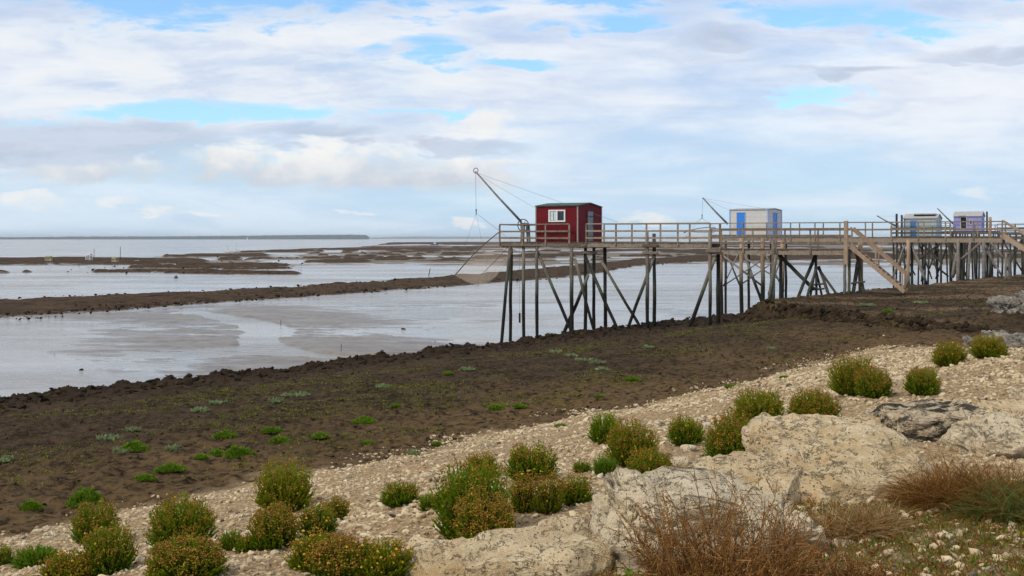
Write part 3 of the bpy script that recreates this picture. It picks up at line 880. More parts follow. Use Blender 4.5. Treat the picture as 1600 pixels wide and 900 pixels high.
# ======== huts
def hut(pier, name, label, px0, px1, z0, h, wdt, b0, walls, roofm, rise, corner, over=0.12):
    """front wall along a (towards the camera), gable end at the far a side"""
    a0, a1 = pier.a(px0, b0), pier.a(px1, b0)
    ox, oy = pier.xy(a0, b0)
    r = empty(name, (ox, oy, z0), -pier.th, label=label, cat='hut', group='fishing huts on stilts')
    L = a1 - a0
    mb = MB()
    mb.add([(0, 0, 0), (L, 0, 0), (L, wdt, 0), (0, wdt, 0), (0, 0, h), (L, 0, h), (L, wdt, h), (0, wdt, h), (0, wdt / 2, h + rise), (L, wdt / 2, h + rise)],
           [(3, 2, 1, 0), (0, 1, 5, 4), (2, 3, 7, 6), (1, 2, 6, 9, 5), (3, 0, 4, 8, 7), (4, 5, 9, 8), (6, 7, 8, 9)])
    mb.build('wall', walls, r)
    mb = MB(); t = 0.06
    for s in (-1, 1):
        y0 = -over if s < 0 else wdt + over
        dz = -rise * over / (wdt / 2)
        pts = [(-over, y0, h + dz + .01), (L + over, y0, h + dz + .01), (L + over, wdt / 2, h + rise + .01), (-over, wdt / 2, h + rise + .01)]
        if s > 0: pts = [pts[1], pts[0], pts[3], pts[2]]
        up = [(x, y, z + t) for x, y, z in pts]
        mb.add(pts + up, [(3, 2, 1, 0), (4, 5, 6, 7), (0, 1, 5, 4), (1, 2, 6, 5), (2, 3, 7, 6), (3, 0, 4, 7)])
    mb.build('roof', roofm, r)
    for (x, y) in ((0, 0), (L, 0), (L, wdt)):
        mb = MB(); mb.box((x - .035, y - .035, 0), (x + .035, y + .035, h - .005 - (rise * over / (wdt / 2))))
        mb.build('corner_trim', corner, r)
    return r, L


def opening(r, name, mat, x0, x1, z0, z1, frame=None, side=None, L=0, depth=0.03, fw=0.06):
    """a door or window on the front wall (side None) or on the gable end"""
    def T(x, y, z): return (x, y, z) if side is None else (L - y, x, z)
    def bx(mb, xa, xb, za, zb, d0, d1):
        p, q = T(xa, d0, za), T(xb, d1, zb)
        mb.box([min(u, v) for u, v in zip(p, q)], [max(u, v) for u, v in zip(p, q)])
    mb = MB(); bx(mb, x0, x1, z0, z1, -depth, 0.01); o = mb.build(name, mat, r)
    if frame:
        mb = MB()
        bx(mb, x0 - fw, x0 - .002, z0 - fw, z1 + fw, -depth - .025, .01); bx(mb, x1 + .002, x1 + fw, z0 - fw, z1 + fw, -depth - .025, .01)
        bx(mb, x0, x1, z1 + .002, z1 + fw, -depth - .025, .01); bx(mb, x0, x1, z0 - fw, z0 - .002, -depth - .025, .01)
        mb.build('frame', frame, o)
    return o, bx


HB = 0.42
hh = R1.z(aH0, HB, 322.5) - ZD
hr1, L1 = hut(R1, 'fishing_hut', 'dark red boarded hut with green roof and white window', 837.5, 902.5, ZD, hh - 0.02, 3.7, HB, M['red'], M['green_roof'], 0.20, M['trim_grey'], 0.06)
sc_ = L1 / 65.0
x0 = (858 - 837) * sc_; x1 = (882.5 - 837) * sc_
zz = lambda py: R1.z(aH0 + 1.2, HB, py) - ZD
wo_, bx = opening(hr1, 'window', M['glass'], x0 + .05, x1 - .05, zz(344.5), zz(330), M['white_paint'], fw=.085)
mb = MB(); xm = (x0 + x1) / 2; bx(mb, xm - .045, xm + .045, zz(344.5) + .002, zz(330) - .002, -.06, -.032); mb.build('mullion', M['white_paint'], wo_)
mb = MB(); bx(mb, x0 + .09, x0 + .28, zz(344), zz(330.6), -.036, -.0315); bx(mb, xm - .20, xm - .06, zz(344), zz(330.6), -.036, -.0315); mb.build('curtain', M['curtain'], wo_)
d_, bx = opening(hr1, 'door', M['grey_door'], 1.42, 2.35, .05, 1.86, M['beam_dark'], 'g', L1, fw=.03)
for zh in (1.52, .30):
    mb = MB(); bx(mb, 1.46, 2.31, zh, zh + .06, -.055, -.031); mb.build('hinge', M['iron'], d_)
mb = MB(); bx(mb, 2.18, 2.26, .95, 1.0, -.08, -.031); mb.build('handle', M['iron'], d_)
# red apron of boards under the gable
mb = MB(); mb.box((L1 - .02, .1, -.36), (L1 + .05, 1.6, -.005)); mb.build('skirt_board', M['red'], hr1)


# ======== hoists (mast, hand wheel, stays) and their dip nets
def hoist(pier, label, foot, tip, b, wheel_px=None, stays=(), r=0.06, drop=None):
    f = pier.P(foot[0], foot[1], b); t = pier.P(tip[0], tip[1], b)
    ox, oy = pier.xy(f[0], b)
    h = empty('net_hoist', (ox, oy, f[2]), -pier.th, label=label, cat='hoist', group='net hoists')
    loc = lambda p: (p[0] - f[0], p[1] - b, p[2] - f[2])
    mb = MB(); mb.tube([(0, 0, 0), Vector(loc(t)) * .5 + Vector((0, 0, -.04)), loc(t)], r * 1.25, 8, r * 0.75); mb.build('mast', M['mast'], h, True)
    if wheel_px:
        wx, wy, wr, zb = wheel_px
        w = pier.P(wx, wy, b); rad = wr
        c = Vector(loc(w)); c.y -= .14
        wpts = [c + Vector((math.cos(k * math.pi / 10) * rad, 0, math.sin(k * math.pi / 10) * rad)) for k in range(21)]
        mb = MB(); mb.tube(wpts, .032, 6); wh = mb.build('wheel', M['iron'], h, True)
        mb = MB()
        for k in range(6):
            mb.tube([c, c + Vector((math.cos(k * math.pi / 3) * rad, 0, math.sin(k * math.pi / 3) * rad))], .014, 5)
        mb.tube([c + Vector((0, -.05, 0)), c + Vector((0, .2, 0))], .05, 8)
        mb.build('spokes', M['iron'], wh)
        mb = MB(); zb_ = zb - f[2]
        for dx_ in (-.22, .22):
            for dy_ in (0, .35): mb.bar((c.x + dx_, c.y + .14 + dy_, zb_), (c.x + dx_ * .7, c.y + .14 + dy_, c.z + .1), .07, .07, (1, 0, 0))
        mb.bar((c.x - .22, c.y + .3, c.z + .05), (c.x + .22, c.y + .3, c.z + .05), .1, .2)
        mb.build('winch_frame', M['mast'], h)
        # sheave at the tip
        tc = Vector(loc(t)); mb = MB()
        mb.tube([tc + Vector((math.cos(k * math.pi / 7) * .16 + .02, 0, math.sin(k * math.pi / 7) * .16 + .06)) for k in range(15)], .024, 5)
        mb.build('sheave', M['iron'], h, True)
    for (sx, sy, sb, fr) in stays:
        e = loc(pier.P(sx, sy, sb)); s0 = Vector(loc(t)) * fr
        mb = MB(); mb.tube([s0, e], .007, 4); mb.build('stay_cable', M['cable'], h)
    return h, f, t


def dip_net(pier, label, A, B, C, D, sagz, hang=None, top=None, scale=1.0, lean=0.0):
    """A,B,C,D: local (a,b,z) corners of the tilted square frame; the mesh bag sags below it"""
    A, B, C, D = [Vector(v) for v in (A, B, C, D)]
    base = (A + B + C + D) / 4
    x, y = pier.xy(base.x, base.y)
    r = empty('dip_net', (x, y, base.z), -pier.th, label=label, cat='net', group='dip nets')
    A, B, C, D = [v - base for v in (A, B, C, D)]
    def bow(p, q, amt): return [p.lerp(q, t / 10) + Vector((0, 0, amt * math.sin(math.pi * t / 10))) for t in range(11)]
    mb = MB(); mb.tube(bow(A, B, .18), .035, 6); mb.build('hoop', M['iron'], r, True)
    mb = MB(); mb.tube(bow(A.lerp(D, .75), B.lerp(C, .8) + Vector((0, 0, .30)), -.04), .018, 6); mb.build('arm', M['iron'], r, True)
    K = 22; vs = []; sag = []
    for i in range(K + 1):
        for j in range(K + 1):
            u, v = i / K, j / K
            p_ = A.lerp(B, u).lerp(D.lerp(C, u), v)
            bu = 16 * u * (1 - u) * v * (1 - v)
            dd = sagz * (bu ** 0.6) * (0.55 + 0.75 * u)
            edge_bow = .18 * math.sin(math.pi * u) * (1 - v) - .45 * sagz * math.sin(math.pi * u ** 1.2) * v
            cat_ = -0.55 * sagz * 4 * v * (1 - v) * u * u
            vs.append(p_ + Vector((0, 0, edge_bow - dd + cat_)) + Vector((rnd.uniform(-1, 1), 0, rnd.uniform(-1, 1))) * .02 * bu)
            sag.append(min(1, max(0, 0.05 + 1.05 * (u * 0.55 + bu * 0.35 + (0.35 if v > .8 else 0) * u))))
    i = np.arange(K)[:, None] * (K + 1) + np.arange(K)[None, :]
    q = np.stack([i, i + 1, i + K + 2, i + K + 1], -1).reshape(-1, 4)
    mesh_np('netting', [tuple(v) for v in vs], q, None, M['net'], r, True, dict(sag=sag))
    if hang:
        hp = Vector(hang) - base
        for c_ in (A, B, C, D):
            mb = MB(); mb.tube([hp, c_], .007, 4); mb.build('bridle_line', M['cable'], r)
        mb = MB(); mb.tube([hp + Vector((0, 0, .25)), hp + Vector((0, 0, -.12))], .05, 6, .02); mb.build('shackle', M['iron'], r)
        if top:
            mb = MB(); mb.tube([hp, Vector(top) - base], .010, 4); mb.build('hoist_line', M['cable'], r)
    return r


h1, f1_, t1_ = hoist(R1, 'long slender grey hoist mast with hand wheel beside the red hut', (814, 346), (743, 268), 1.2, (819, 352, .37, ZD), stays=((836, 325, 1.0, .93), (965, 347, 1.9, .97)), r=.065)
mb = MB(); mb.bar((0, 0, 0), (.12, 0, ZD - f1_[2]), .09, .09); mb.build('mast_post', M['mast'], h1)
dip_net(R1, 'large tan dip net hanging beside the end of the red hut pier', R1.P(782, 361, 2.9), R1.P(711, 430, 2.2), R1.P(764, 438, -.9), R1.P(808, 383, -.4), 0.55, R1.P(744, 333, 1.2), t1_)

# ======== pier of the white hut
R2 = Pier(1118, 87.0, 30)
r2 = R2.root('fishing_pier', label='grey brown pier on thick tan posts with the white hut', cat='pier', group='fishing piers on stilts')
ZD2 = R2.z(R2.a(1170), 0, 370.5)
aw0, aw1 = R2.a(1126), R2.a(1566)
deck(r2, aw0, R2.a(1232), 0, 5.4, ZD2, M['deck'], M['rail'], 0.24); deck(r2, R2.a(1232) + .02, aw1, 0, 2.0, ZD2, M['deck'], M['rail'], 0.34)
railing(r2, aw0, aw1, -.02, ZD2, M['rail'], 1.9, levels=(1.10, .56), hts=.12)
railing(r2, R2.a(1232) + .3, aw1, 2.0, ZD2, M['rail'], 1.9, levels=(1.10, .56), hts=.12, inward=-1)
piles(r2, R2, [(1126, 372, .05, 1128, 494, .05, .14), (1158, 372, .05, 1159, 495, .05, .14), (1192, 372, .05, 1192, 496, .05, .16), (1222, 376, .05, 1222, 492, .05, .15), (1419, 375, .05, 1419, 447, .05, .125)], M['pile_tan'], .17)
piles(r2, R2, [(1497, 375, .05, 1496, 434, .05, .115), (1537, 375, .05, 1537, 434, .05, .11), (1516, 375, .05, 1511, 434, .05, .09), (1572, 396, .0, 1571, 433, 0, .08), (1577, 396, 1.0, 1577, 432, 1.0, .11)], M['pile_grey'], .17)
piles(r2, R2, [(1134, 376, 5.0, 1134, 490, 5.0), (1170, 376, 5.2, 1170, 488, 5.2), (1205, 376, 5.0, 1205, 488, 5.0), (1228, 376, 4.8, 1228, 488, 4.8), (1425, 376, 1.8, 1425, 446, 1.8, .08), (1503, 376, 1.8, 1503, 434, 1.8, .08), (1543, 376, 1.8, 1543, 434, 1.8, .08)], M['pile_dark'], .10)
braces(r2, R2, [(1128, 398, .2, 1190, 446, .2, .08), (1134, 392, 1.5, 1156, 446, 1.5, .07), (1156, 392, .2, 1130, 447, .2, .05), (1162, 392, .2, 1192, 478, .2, .11), (1130, 447, .0, 1188, 408, 0, .05), (1164, 403, .1, 1222, 440, .1, .05), (1160, 443, .1, 1215, 405, .1, .05),
                (1195, 395, .2, 1225, 455, .2, .06), (1200, 460, .3, 1222, 400, .3, .06), (1203, 468, .1, 1218, 483, .1, .12), (1424, 380, .3, 1448, 445, .6, .1), (1415, 380, .2, 1393, 440, .2, .08), (1502, 405, .1, 1534, 378, .1, .09), (1546, 376, .1, 1568, 403, .1, .09),
                (1534, 380, .3, 1566, 432, .3, .07), (1540, 376, .3, 1555, 420, .3, .06), (1495, 395, .2, 1488, 434, .2, .12)], M['pile_grey'], .07)
sp = empty('staircase', parent=r2)
q0 = Vector(R2.P(1564, 367, 0)); q1 = Vector((q0.x + 4.3, 0, q0.z - 2.85))
for b in (0, 1.1):
    mb = MB(); mb.bar((q0.x, b, q0.z), (q1.x, b, q1.z), .08, .32); mb.build('stringer', M['stair'], sp)
mb = MB()
for k in range(1, 13):
    w_ = q0.lerp(q1, k / 13); mb.box((w_.x - .14, .05, w_.z), (w_.x + .14, 1.05, w_.z + .045))
mb.build('treads', M['stair'], sp)
for b in (0, 1.1):
    mb = MB(); mb.bar((q0.x + .05, b, q0.z + 1.0), (q1.x, b, q1.z + 1.0), .07, .13); hr_ = mb.build('handrail', M['stair'], sp)
    for t in (.35, .75):
        w_ = q0.lerp(q1, t); mb = MB(); mb.bar((w_.x, b, w_.z), (w_.x, b, w_.z + 1.0), .08, .08, (1, 0, 0)); mb.build('rail_post', M['stair'], hr_)
bw = .9
zw = R2.z(R2.a(1141, bw), bw, 328.5) - ZD2
hw_, L2 = hut(R2, 'fishing_hut', 'white clad hut with two bright blue doors and flat roof', 1140.5, 1200, ZD2, zw, 3.7, bw, M['white_side'], M['grey_roof'], 0.10, M['blue_trim'], 0.05)
k = L2 / 59.5
dz2 = lambda py: R2.z(R2.a(1160, bw), bw, py) - ZD2
opening(hw_, 'door', M['blue'], 11.5 * k, 23.5 * k, .03, dz2(332.5), M['blue_trim'], fw=.04)
opening(hw_, 'door', M['blue'], 1.35, 2.3, .03, dz2(332.5), M['blue_trim'], 'g', L2, fw=.04)
mb = MB()
for i in range(13): mb.tube([(-.05 + (L2 + .1) * (i + .5) / 13, -.06, zw + .02), (-.05 + (L2 + .1) * (i + .5) / 13, 1.85, zw + .155)], .045, 6)
mb.build('roof_ribs', M['grey_roof'], hw_)
h2, f2_, t2_ = hoist(R2, 'thin dark hoist mast leaning out beside the white hut', (1137, 350), (1098, 309), 1.0, None, stays=((1141, 329, 1.0, .98), (1200, 327, 1.0, .98)), r=.07)
dip_net(R2, 'faint folded dip net beside the white hut pier', R2.P(1118, 356, 3.0), R2.P(1068, 364, 3.0), R2.P(1072, 368, .6), R2.P(1116, 366, .6), .35, R2.P(1097, 340, 1.0), t2_)

# ======== third pier, pale hut with a blue door
R3 = Pier(1392, 127.0, 30)
r3 = R3.root('fishing_pier', label='dark crowded stilt pier carrying the pale hut with blue door', cat='pier', group='fishing piers on stilts')
ZD3 = R3.z(R3.a(1400), 0, 369.0)
e3 = R3.a(1490)
deck(r3, 0, e3, 0, 5.6, ZD3, M['rail_dark'], M['rail_dark'], .3); deck(r3, e3 + .02, R3.a(1720), 1.2, 3.2, ZD3, M['rail_dark'], M['rail_dark'], .3)
railing(r3, 0, e3, -.02, ZD3, M['rail_dark'], 2.0, levels=(1.15, .9, .35), hts=.2)
railing(r3, e3, R3.a(1720), 1.2, ZD3, M['rail_dark'], 2.0, levels=(1.25, .8, .35), hts=.16)
for (b, lst) in ((.1, (1396, 1408, 1436, 1452, 1470, 1484)), (3.2, (1402, 1424, 1446, 1462, 1478)), (5.2, (1412, 1441, 1466))):
    piles(r3, R3, [(x_, 371, b, x_ + rnd.uniform(-4, 4), 452, b, rnd.uniform(.075, .11)) for x_ in lst], M['pile_dark'], .1)
piles(r3, R3, [(x_, 371, 1.4, x_ + rnd.uniform(-2, 2), 440, 1.4, .10) for x_ in (1506, 1524, 1548, 1566, 1585, 1600)], M['pile_dark'], .16)
braces(r3, R3, [(1434, 374, .1, 1473, 412, .1, .11), (1475, 376, .1, 1432, 408, .1, .11), (1448, 376, .2, 1440, 440, .2, .11), (1452, 376, .1, 1466, 432, .1, .1), (1466, 378, 3, 1452, 420, 3, .09), (1400, 385, .1, 1424, 432, .1, .1), (1428, 376, .1, 1400, 420, .1, .09),
                (1404, 376, 2.5, 1430, 430, 2.5, .08), (1455, 410, .1, 1482, 432, .1, .11), (1478, 376, .1, 1500, 434, .1, .1), (1482, 378, .5, 1462, 436, .5, .09), (1436, 380, 2, 1456, 436, 2, .09)], M['pile_dark'], .09)
for (x_, y_, b) in ((1401, 334, .2), (1409, 336, .6)):
    mb = MB(); p_ = R3.P(x_, y_, b); mb.log((p_[0], b, p_[2]), (p_[0], b, ZD3 - .3), .12, 8, 4, .1); mb.build('mooring_post', M['pile_dark'], r3, True)
b3 = 1.0
hh3 = R3.z(R3.a(1412, b3), b3, 341.5) - ZD3
h3, L3 = hut(R3, 'fishing_hut', 'pale grey hut with dull blue door and raised rooflight', 1412.5, 1463, ZD3, hh3, 3.6, b3, M['pale_side'], M['roof_pale'], .50, M['blue_trim'], .12)
k = L3 / 50.5
opening(h3, 'door', M['blue_dim'], 10 * k, 19 * k, .03, hh3 - .25, M['blue_trim'], fw=.05)
opening(h3, 'window', M['blue_trim'], 1.0, 1.5, hh3 - 1.3, hh3 - .35, M['white_paint'], 'g', L3)
mb = MB(); mb.box((14 * k, .7, hh3 + .20), (47 * k, 1.5, hh3 + .46)); rl_ = mb.build('rooflight', M['dark_in'], h3)
mb = MB(); mb.box((13.5 * k, .6, hh3 + .462), (47.5 * k, 1.6, hh3 + .58)); mb.build('cover', M['grey_roof'], rl_)
h3h, f3_, t3_ = hoist(R3, 'short low hoist mast left of the pale blue doored hut', (1400, 353), (1370, 337), 1.0, None, stays=((1403, 338, 1, .98),), r=.085)
dip_net(R3, 'brown dip net sagging low between the stairs and the pale hut', R3.P(1397, 372, 2.5), R3.P(1358, 386, 2.5), R3.P(1366, 384, -.8), R3.P(1394, 374, -.6), .6)
dip_net(R3, 'small brown net slung under the pale hut deck', R3.P(1454, 373, -.6), R3.P(1456, 374, -1.6), R3.P(1474, 374, -1.6), R3.P(1476, 373, -.6), .35)

# ======== fourth pier, lilac hut, and the dark pier at the edge of the picture
R4 = Pier(1470, 152.0, 30)
r4 = R4.root('fishing_pier', label='farthest dark stilt pier below the lilac hut', cat='pier', group='fishing piers on stilts')
ZD4 = R4.z(R4.a(1500), 0, 361)
deck(r4, 0, R4.a(1556), 0, 5.5, ZD4, M['rail_dark'], M['rail_dark'], .35); deck(r4, R4.a(1556) + .02, R4.a(1700), .8, 2.8, ZD4 - .2, M['rail_dark'], M['rail_dark'], .3)
railing(r4, 0, R4.a(1484), -.02, ZD4, M['rail_dark'], 2.0, levels=(1.05, .5), hts=.14)
railing(r4, R4.a(1557), R4.a(1700), .8, ZD4 - .2, M['rail_dark'], 2.0, levels=(1.15, .62, .2), hts=.16)
for (b, lst) in ((.1, (1486, 1494, 1504, 1512, 1521, 1530, 1545)), (2.8, (1489, 1500, 1518, 1537, 1552)), (5.2, (1508, 1526, 1548))):
    piles(r4, R4, [(x_, 364, b, x_ + rnd.uniform(-5, 5), 445, b, rnd.uniform(.08, .13)) for x_ in lst], M['pile_dark'], .1)
piles(r4, R4, [(x_, 364, 1.0, x_ + rnd.uniform(-3, 3), 440, 1.0, .11) for x_ in (1560, 1578, 1588, 1597, 1612)], M['pile_dark'], .16)
braces(r4, R4, [(1484, 372, 0, 1510, 432, 0), (1516, 372, 0, 1490, 432, 0), (1560, 366, .1, 1600, 428, .1), (1600, 366, .2, 1570, 428, .2)], M['pile_dark'], .12)
mb = MB(); p_ = R4.P(1542, 330.5, .3); mb.log((p_[0], .3, p_[2]), (p_[0], .3, ZD4 - .4), .13, 8, 4, .1); mb.build('mooring_post', M['pile_dark'], r4, True)
mb = MB(); p_ = R2.P(1547, 339, 1.9); mb.log((p_[0], 1.9, p_[2]), (p_[0], 1.9, ZD2 - .3), .10, 10, 5, .08, r1=.11); mb.build('mooring_post', M['pile_tan'], r2, True)
b4 = .9
hh4 = R4.z(R4.a(1491, b4), b4, 338.0) - ZD4
h4, L4 = hut(R4, 'fishing_hut', 'lilac boarded hut with pale gabled roof and dark doorway', 1490.5, 1533, ZD4, hh4, 3.4, b4, M['lilac_side'], M['roof_pale'], .62, M['blue_trim'], .14)
k = L4 / 42.5
opening(h4, 'door', M['dark_in'], 11 * k, 19.5 * k, .3, hh4 - .15, M['white_paint'], fw=.05)
opening(h4, 'window', M['dark_in'], 25 * k, 28 * k, hh4 - 1.1, hh4 - .55, M['white_paint'], fw=.05)
mb = MB(); mb.box((8 * k, -.6, hh4 - .02), (17.5 * k, -.1, hh4 + .12)); mb.build('porch_roof', M['grey_roof'], h4)
hoist(R4, 'dark hoist mast rising between the pale hut and the lilac hut', (1492, 352), (1464.5, 325.5), 1.0, None, r=.10)
# a bench of crates on the lilac hut deck
# ------------------------------------------------------------------ things out on the flats
def ground_pt(px, py, z=0.0):
    Yv = F * (H - z) / (py - HOR); return ((px - 800) / F * Yv, Yv, z)


def oyster_rack(px, py, w, h, yel, label):
    x, y, z = ground_pt(px, py, .35); w *= 1.0
    r = empty('oyster_rack', (x, y, .3), rnd.uniform(-.4, .4), label=label, cat='oyster rack')
    mb = MB()
    for sx in (-1, 1):
        for sy in (-1, 1): mb.bar((sx * w / 2, sy * .6, 0), (sx * w / 2, sy * .6, h), .10, .10, (1, 0, 0))
    mb.bar((-w / 2, -.6, h), (w / 2, -.6, h), .14, .14); mb.bar((-w / 2, .6, h), (w / 2, .6, h), .14, .14); mb.build('frame', yel, r)
    mb = MB()
    for k in range(3): mb.box((-w * .46 + k * w * .31, -.5, .05), (-w * .46 + k * w * .31 + w * .26, .5, h * (.7 + .25 * rnd.random())))
    mb.build('baskets', M['roof_pale'], r)
    mb = MB(); mb.box((-w * .5, -.62, h + .072), (w * .5, .62, h + .25)); mb.build('cover', yel, r)


M['yellow'] = plain('faded_yellow_paint', (0.50, 0.36, 0.08), .7)
oyster_rack(76, 408.5, 1.5, 1.2, M['yellow'], 'yellow topped stack of gear at the left end of the far reef')
oyster_rack(139, 407.5, 1.3, 1.7, M['white_paint'], 'tall white stack of gear in the middle of the far reef')
oyster_rack(180, 410.5, 1.1, 1.1, M['yellow'], 'small yellow topped stack of gear beside a thin stake')


def boat(px, py, L, label, hullm, cabin=True, sail=0, z=0.0, mast=0):
    x, y, _ = ground_pt(px, py, z)
    r = empty('boat', (x, y, z), rnd.uniform(-.3, .3), label=label, cat='boat')
    st_ = [(-.5, .8, .75), (-.2, 1.0, .7), (.2, .95, .72), (.42, .5, .85), (.5, .04, 1.0)]
    vs = []; hw = L * .16
    for (u, w_, zt) in st_:
        for (k, zq) in ((-1, zt), (-.6, -.1), (.6, -.1), (1, zt)): vs.append((u * L, k * w_ * hw, zq * L * .16))
    fs = []
    for i in range(4):
        for j in range(3): fs.append((i * 4 + j, i * 4 + 4 + j, i * 4 + 5 + j, i * 4 + 1 + j))
        fs.append((i * 4 + 3, i * 4 + 7, i * 4 + 4, i * 4))
    fs += [(0, 1, 2, 3), (19, 18, 17, 16)]
    mb = MB(); mb.add(vs, fs); mb.build('hull', hullm, r)
    if cabin:
        mb = MB(); mb.box((-.1 * L, -hw * .6, .11 * L), (.18 * L, hw * .6, .32 * L)); cb = mb.build('cabin', M['white_paint'], r, bevel=.05)
        mb = MB(); mb.box((-.06 * L, -hw * .62, .22 * L), (.14 * L, hw * .62, .28 * L)); mb.build('window', M['glass'], cb)
    if mast or sail:
        hm = mast or sail
        mb = MB(); mb.tube([(0, 0, .1 * L), (0, 0, hm)], .05 if not sail else .12, 6); mb.build('mast', M['mast'], r)
    if sail:
        mb = MB()
        mb.add([(-.05, -.02, .9), (-.42 * L, .15, 1.0), (-.05, -.02, sail * .97), (-.05, .04, .9), (-.42 * L, .21, 1.0), (-.05, .04, sail * .97)], [(0, 1, 2), (5, 4, 3), (0, 3, 4, 1), (1, 4, 5, 2), (2, 5, 3, 0)])
        mb.build('sail', M['white_paint'], r)


boat(356, 394.5, 4.6, 'white work boat aground on the grey flat, left of its pair', M['white_paint'], True, mast=3.5, z=.25)
boat(369, 394.2, 3.6, 'white work boat aground on the grey flat, right of its pair', M['white_paint'], True, mast=4.6, z=.25)
boat(387, 375.2, 9, 'tiny white sailing boat under the wooded island', M['white_paint'], False, sail=13)
boat(679, 382.5, 7, 'small blue boat lying on the far mud bar', M['blue_dim'], True, z=.5)
boat(1003, 373.6, 34, 'distant dark blue ship seen between the rails of the red hut pier', M['blue_dim'], True)


def stake(px, py, top, label, lean=0.0, r=.05):
    x, y, z = ground_pt(px, py, 0.05)
    hgt = (py - top) / F * y
    mb = MB(); mb.log((x, y, -.4), (x + lean, y, hgt), r, 6, 3, .2); o = mb.build('stake', M['pile_dark'], None, True)
    tag(o, label, 'stake')


stake(147, 404, 388, 'thin upright stake by the tall white gear stack', r=.07); stake(188, 409, 385, 'tallest thin stake standing near the small yellow gear', r=.07)
stake(669, 431, 419, 'leaning dark stake in the water before the long reef', .35, .06); stake(532, 552, 536, 'short thin stick in the near mud by the channel mouth', .05, .015)
stake(438, 508, 499, 'tiny stick standing in the mud beside the channel', .05, .02)
x, y, _ = ground_pt(275, 435)
bm = bmesh.new(); bmesh.ops.create_uvsphere(bm, u_segments=12, v_segments=8, radius=.32)
for v in bm.verts: v.co.z = v.co.z * .85 + (.12 if v.co.z > .25 else 0)
me = bpy.data.meshes.new('buoy'); bm.to_mesh(me); bm.free(); ob = bpy.data.objects.new('buoy', me); col.objects.link(ob); ob.location = (x, y, .1); me.materials.append(M['iron'])
tag(ob, 'single dark round buoy afloat on the rippled water', 'buoy')
# ------------------------------------------------------------------ plants
def rng(seed): return np.random.default_rng(seed)


def unit(v): return v / np.maximum(np.linalg.norm(v, axis=-1, keepdims=True), 1e-9)


def blades(g, Pn, D, L, Wd, droop=0.0):
    """diamond leaves: base points Pn, directions D, lengths L, half widths Wd"""
    D = unit(D); S = unit(np.cross(D, g.normal(size=D.shape)))
    L = L[:, None]; Wd = Wd[:, None]
    m_ = Pn + D * L * .45; tip = Pn + D * L; tip[:, 2] -= droop * L[:, 0]
    V = np.stack([Pn, m_ + S * Wd, tip, m_ - S * Wd], 1).reshape(-1, 3)
    Q = np.arange(len(V)).reshape(-1, 4)
    return V, Q


def octas(g, C, r):
    n = len(C); d = np.array([(1, 0, 0), (-1, 0, 0), (0, 1, 0), (0, -1, 0), (0, 0, 1), (0, 0, -1)], float)
    V = (C[:, None, :] + d[None] * (r[:, None, None]) * (0.75 + .5 * g.random((n, 6, 1)))).reshape(-1, 3)
    t = np.array([(0, 2, 4), (2, 1, 4), (1, 3, 4), (3, 0, 4), (2, 0, 5), (1, 2, 5), (3, 1, 5), (0, 3, 5)])
    T = (np.arange(n)[:, None, None] * 6 + t[None]).reshape(-1, 3)
    return V, T


def sticks(g, A_, B_, r0, r1):
    D = unit(B_ - A_); S = unit(np.cross(D, g.normal(size=D.shape))); U = np.cross(D, S)
    V = []
    for base, r in ((A_, r0), (B_, r1)):
        for k in range(3):
            a = 2.0944 * k; V.append(base + (S * math.cos(a) + U * math.sin(a)) * (r[:, None] if hasattr(r, '__len__') else r))
    n = len(A_); V = np.stack(V, 1).reshape(-1, 3)
    q = np.array([(0, 1, 4, 3), (1, 2, 5, 4), (2, 0, 3, 5)])
    return V, (np.arange(n)[:, None, None] * 6 + q[None]).reshape(-1, 4)


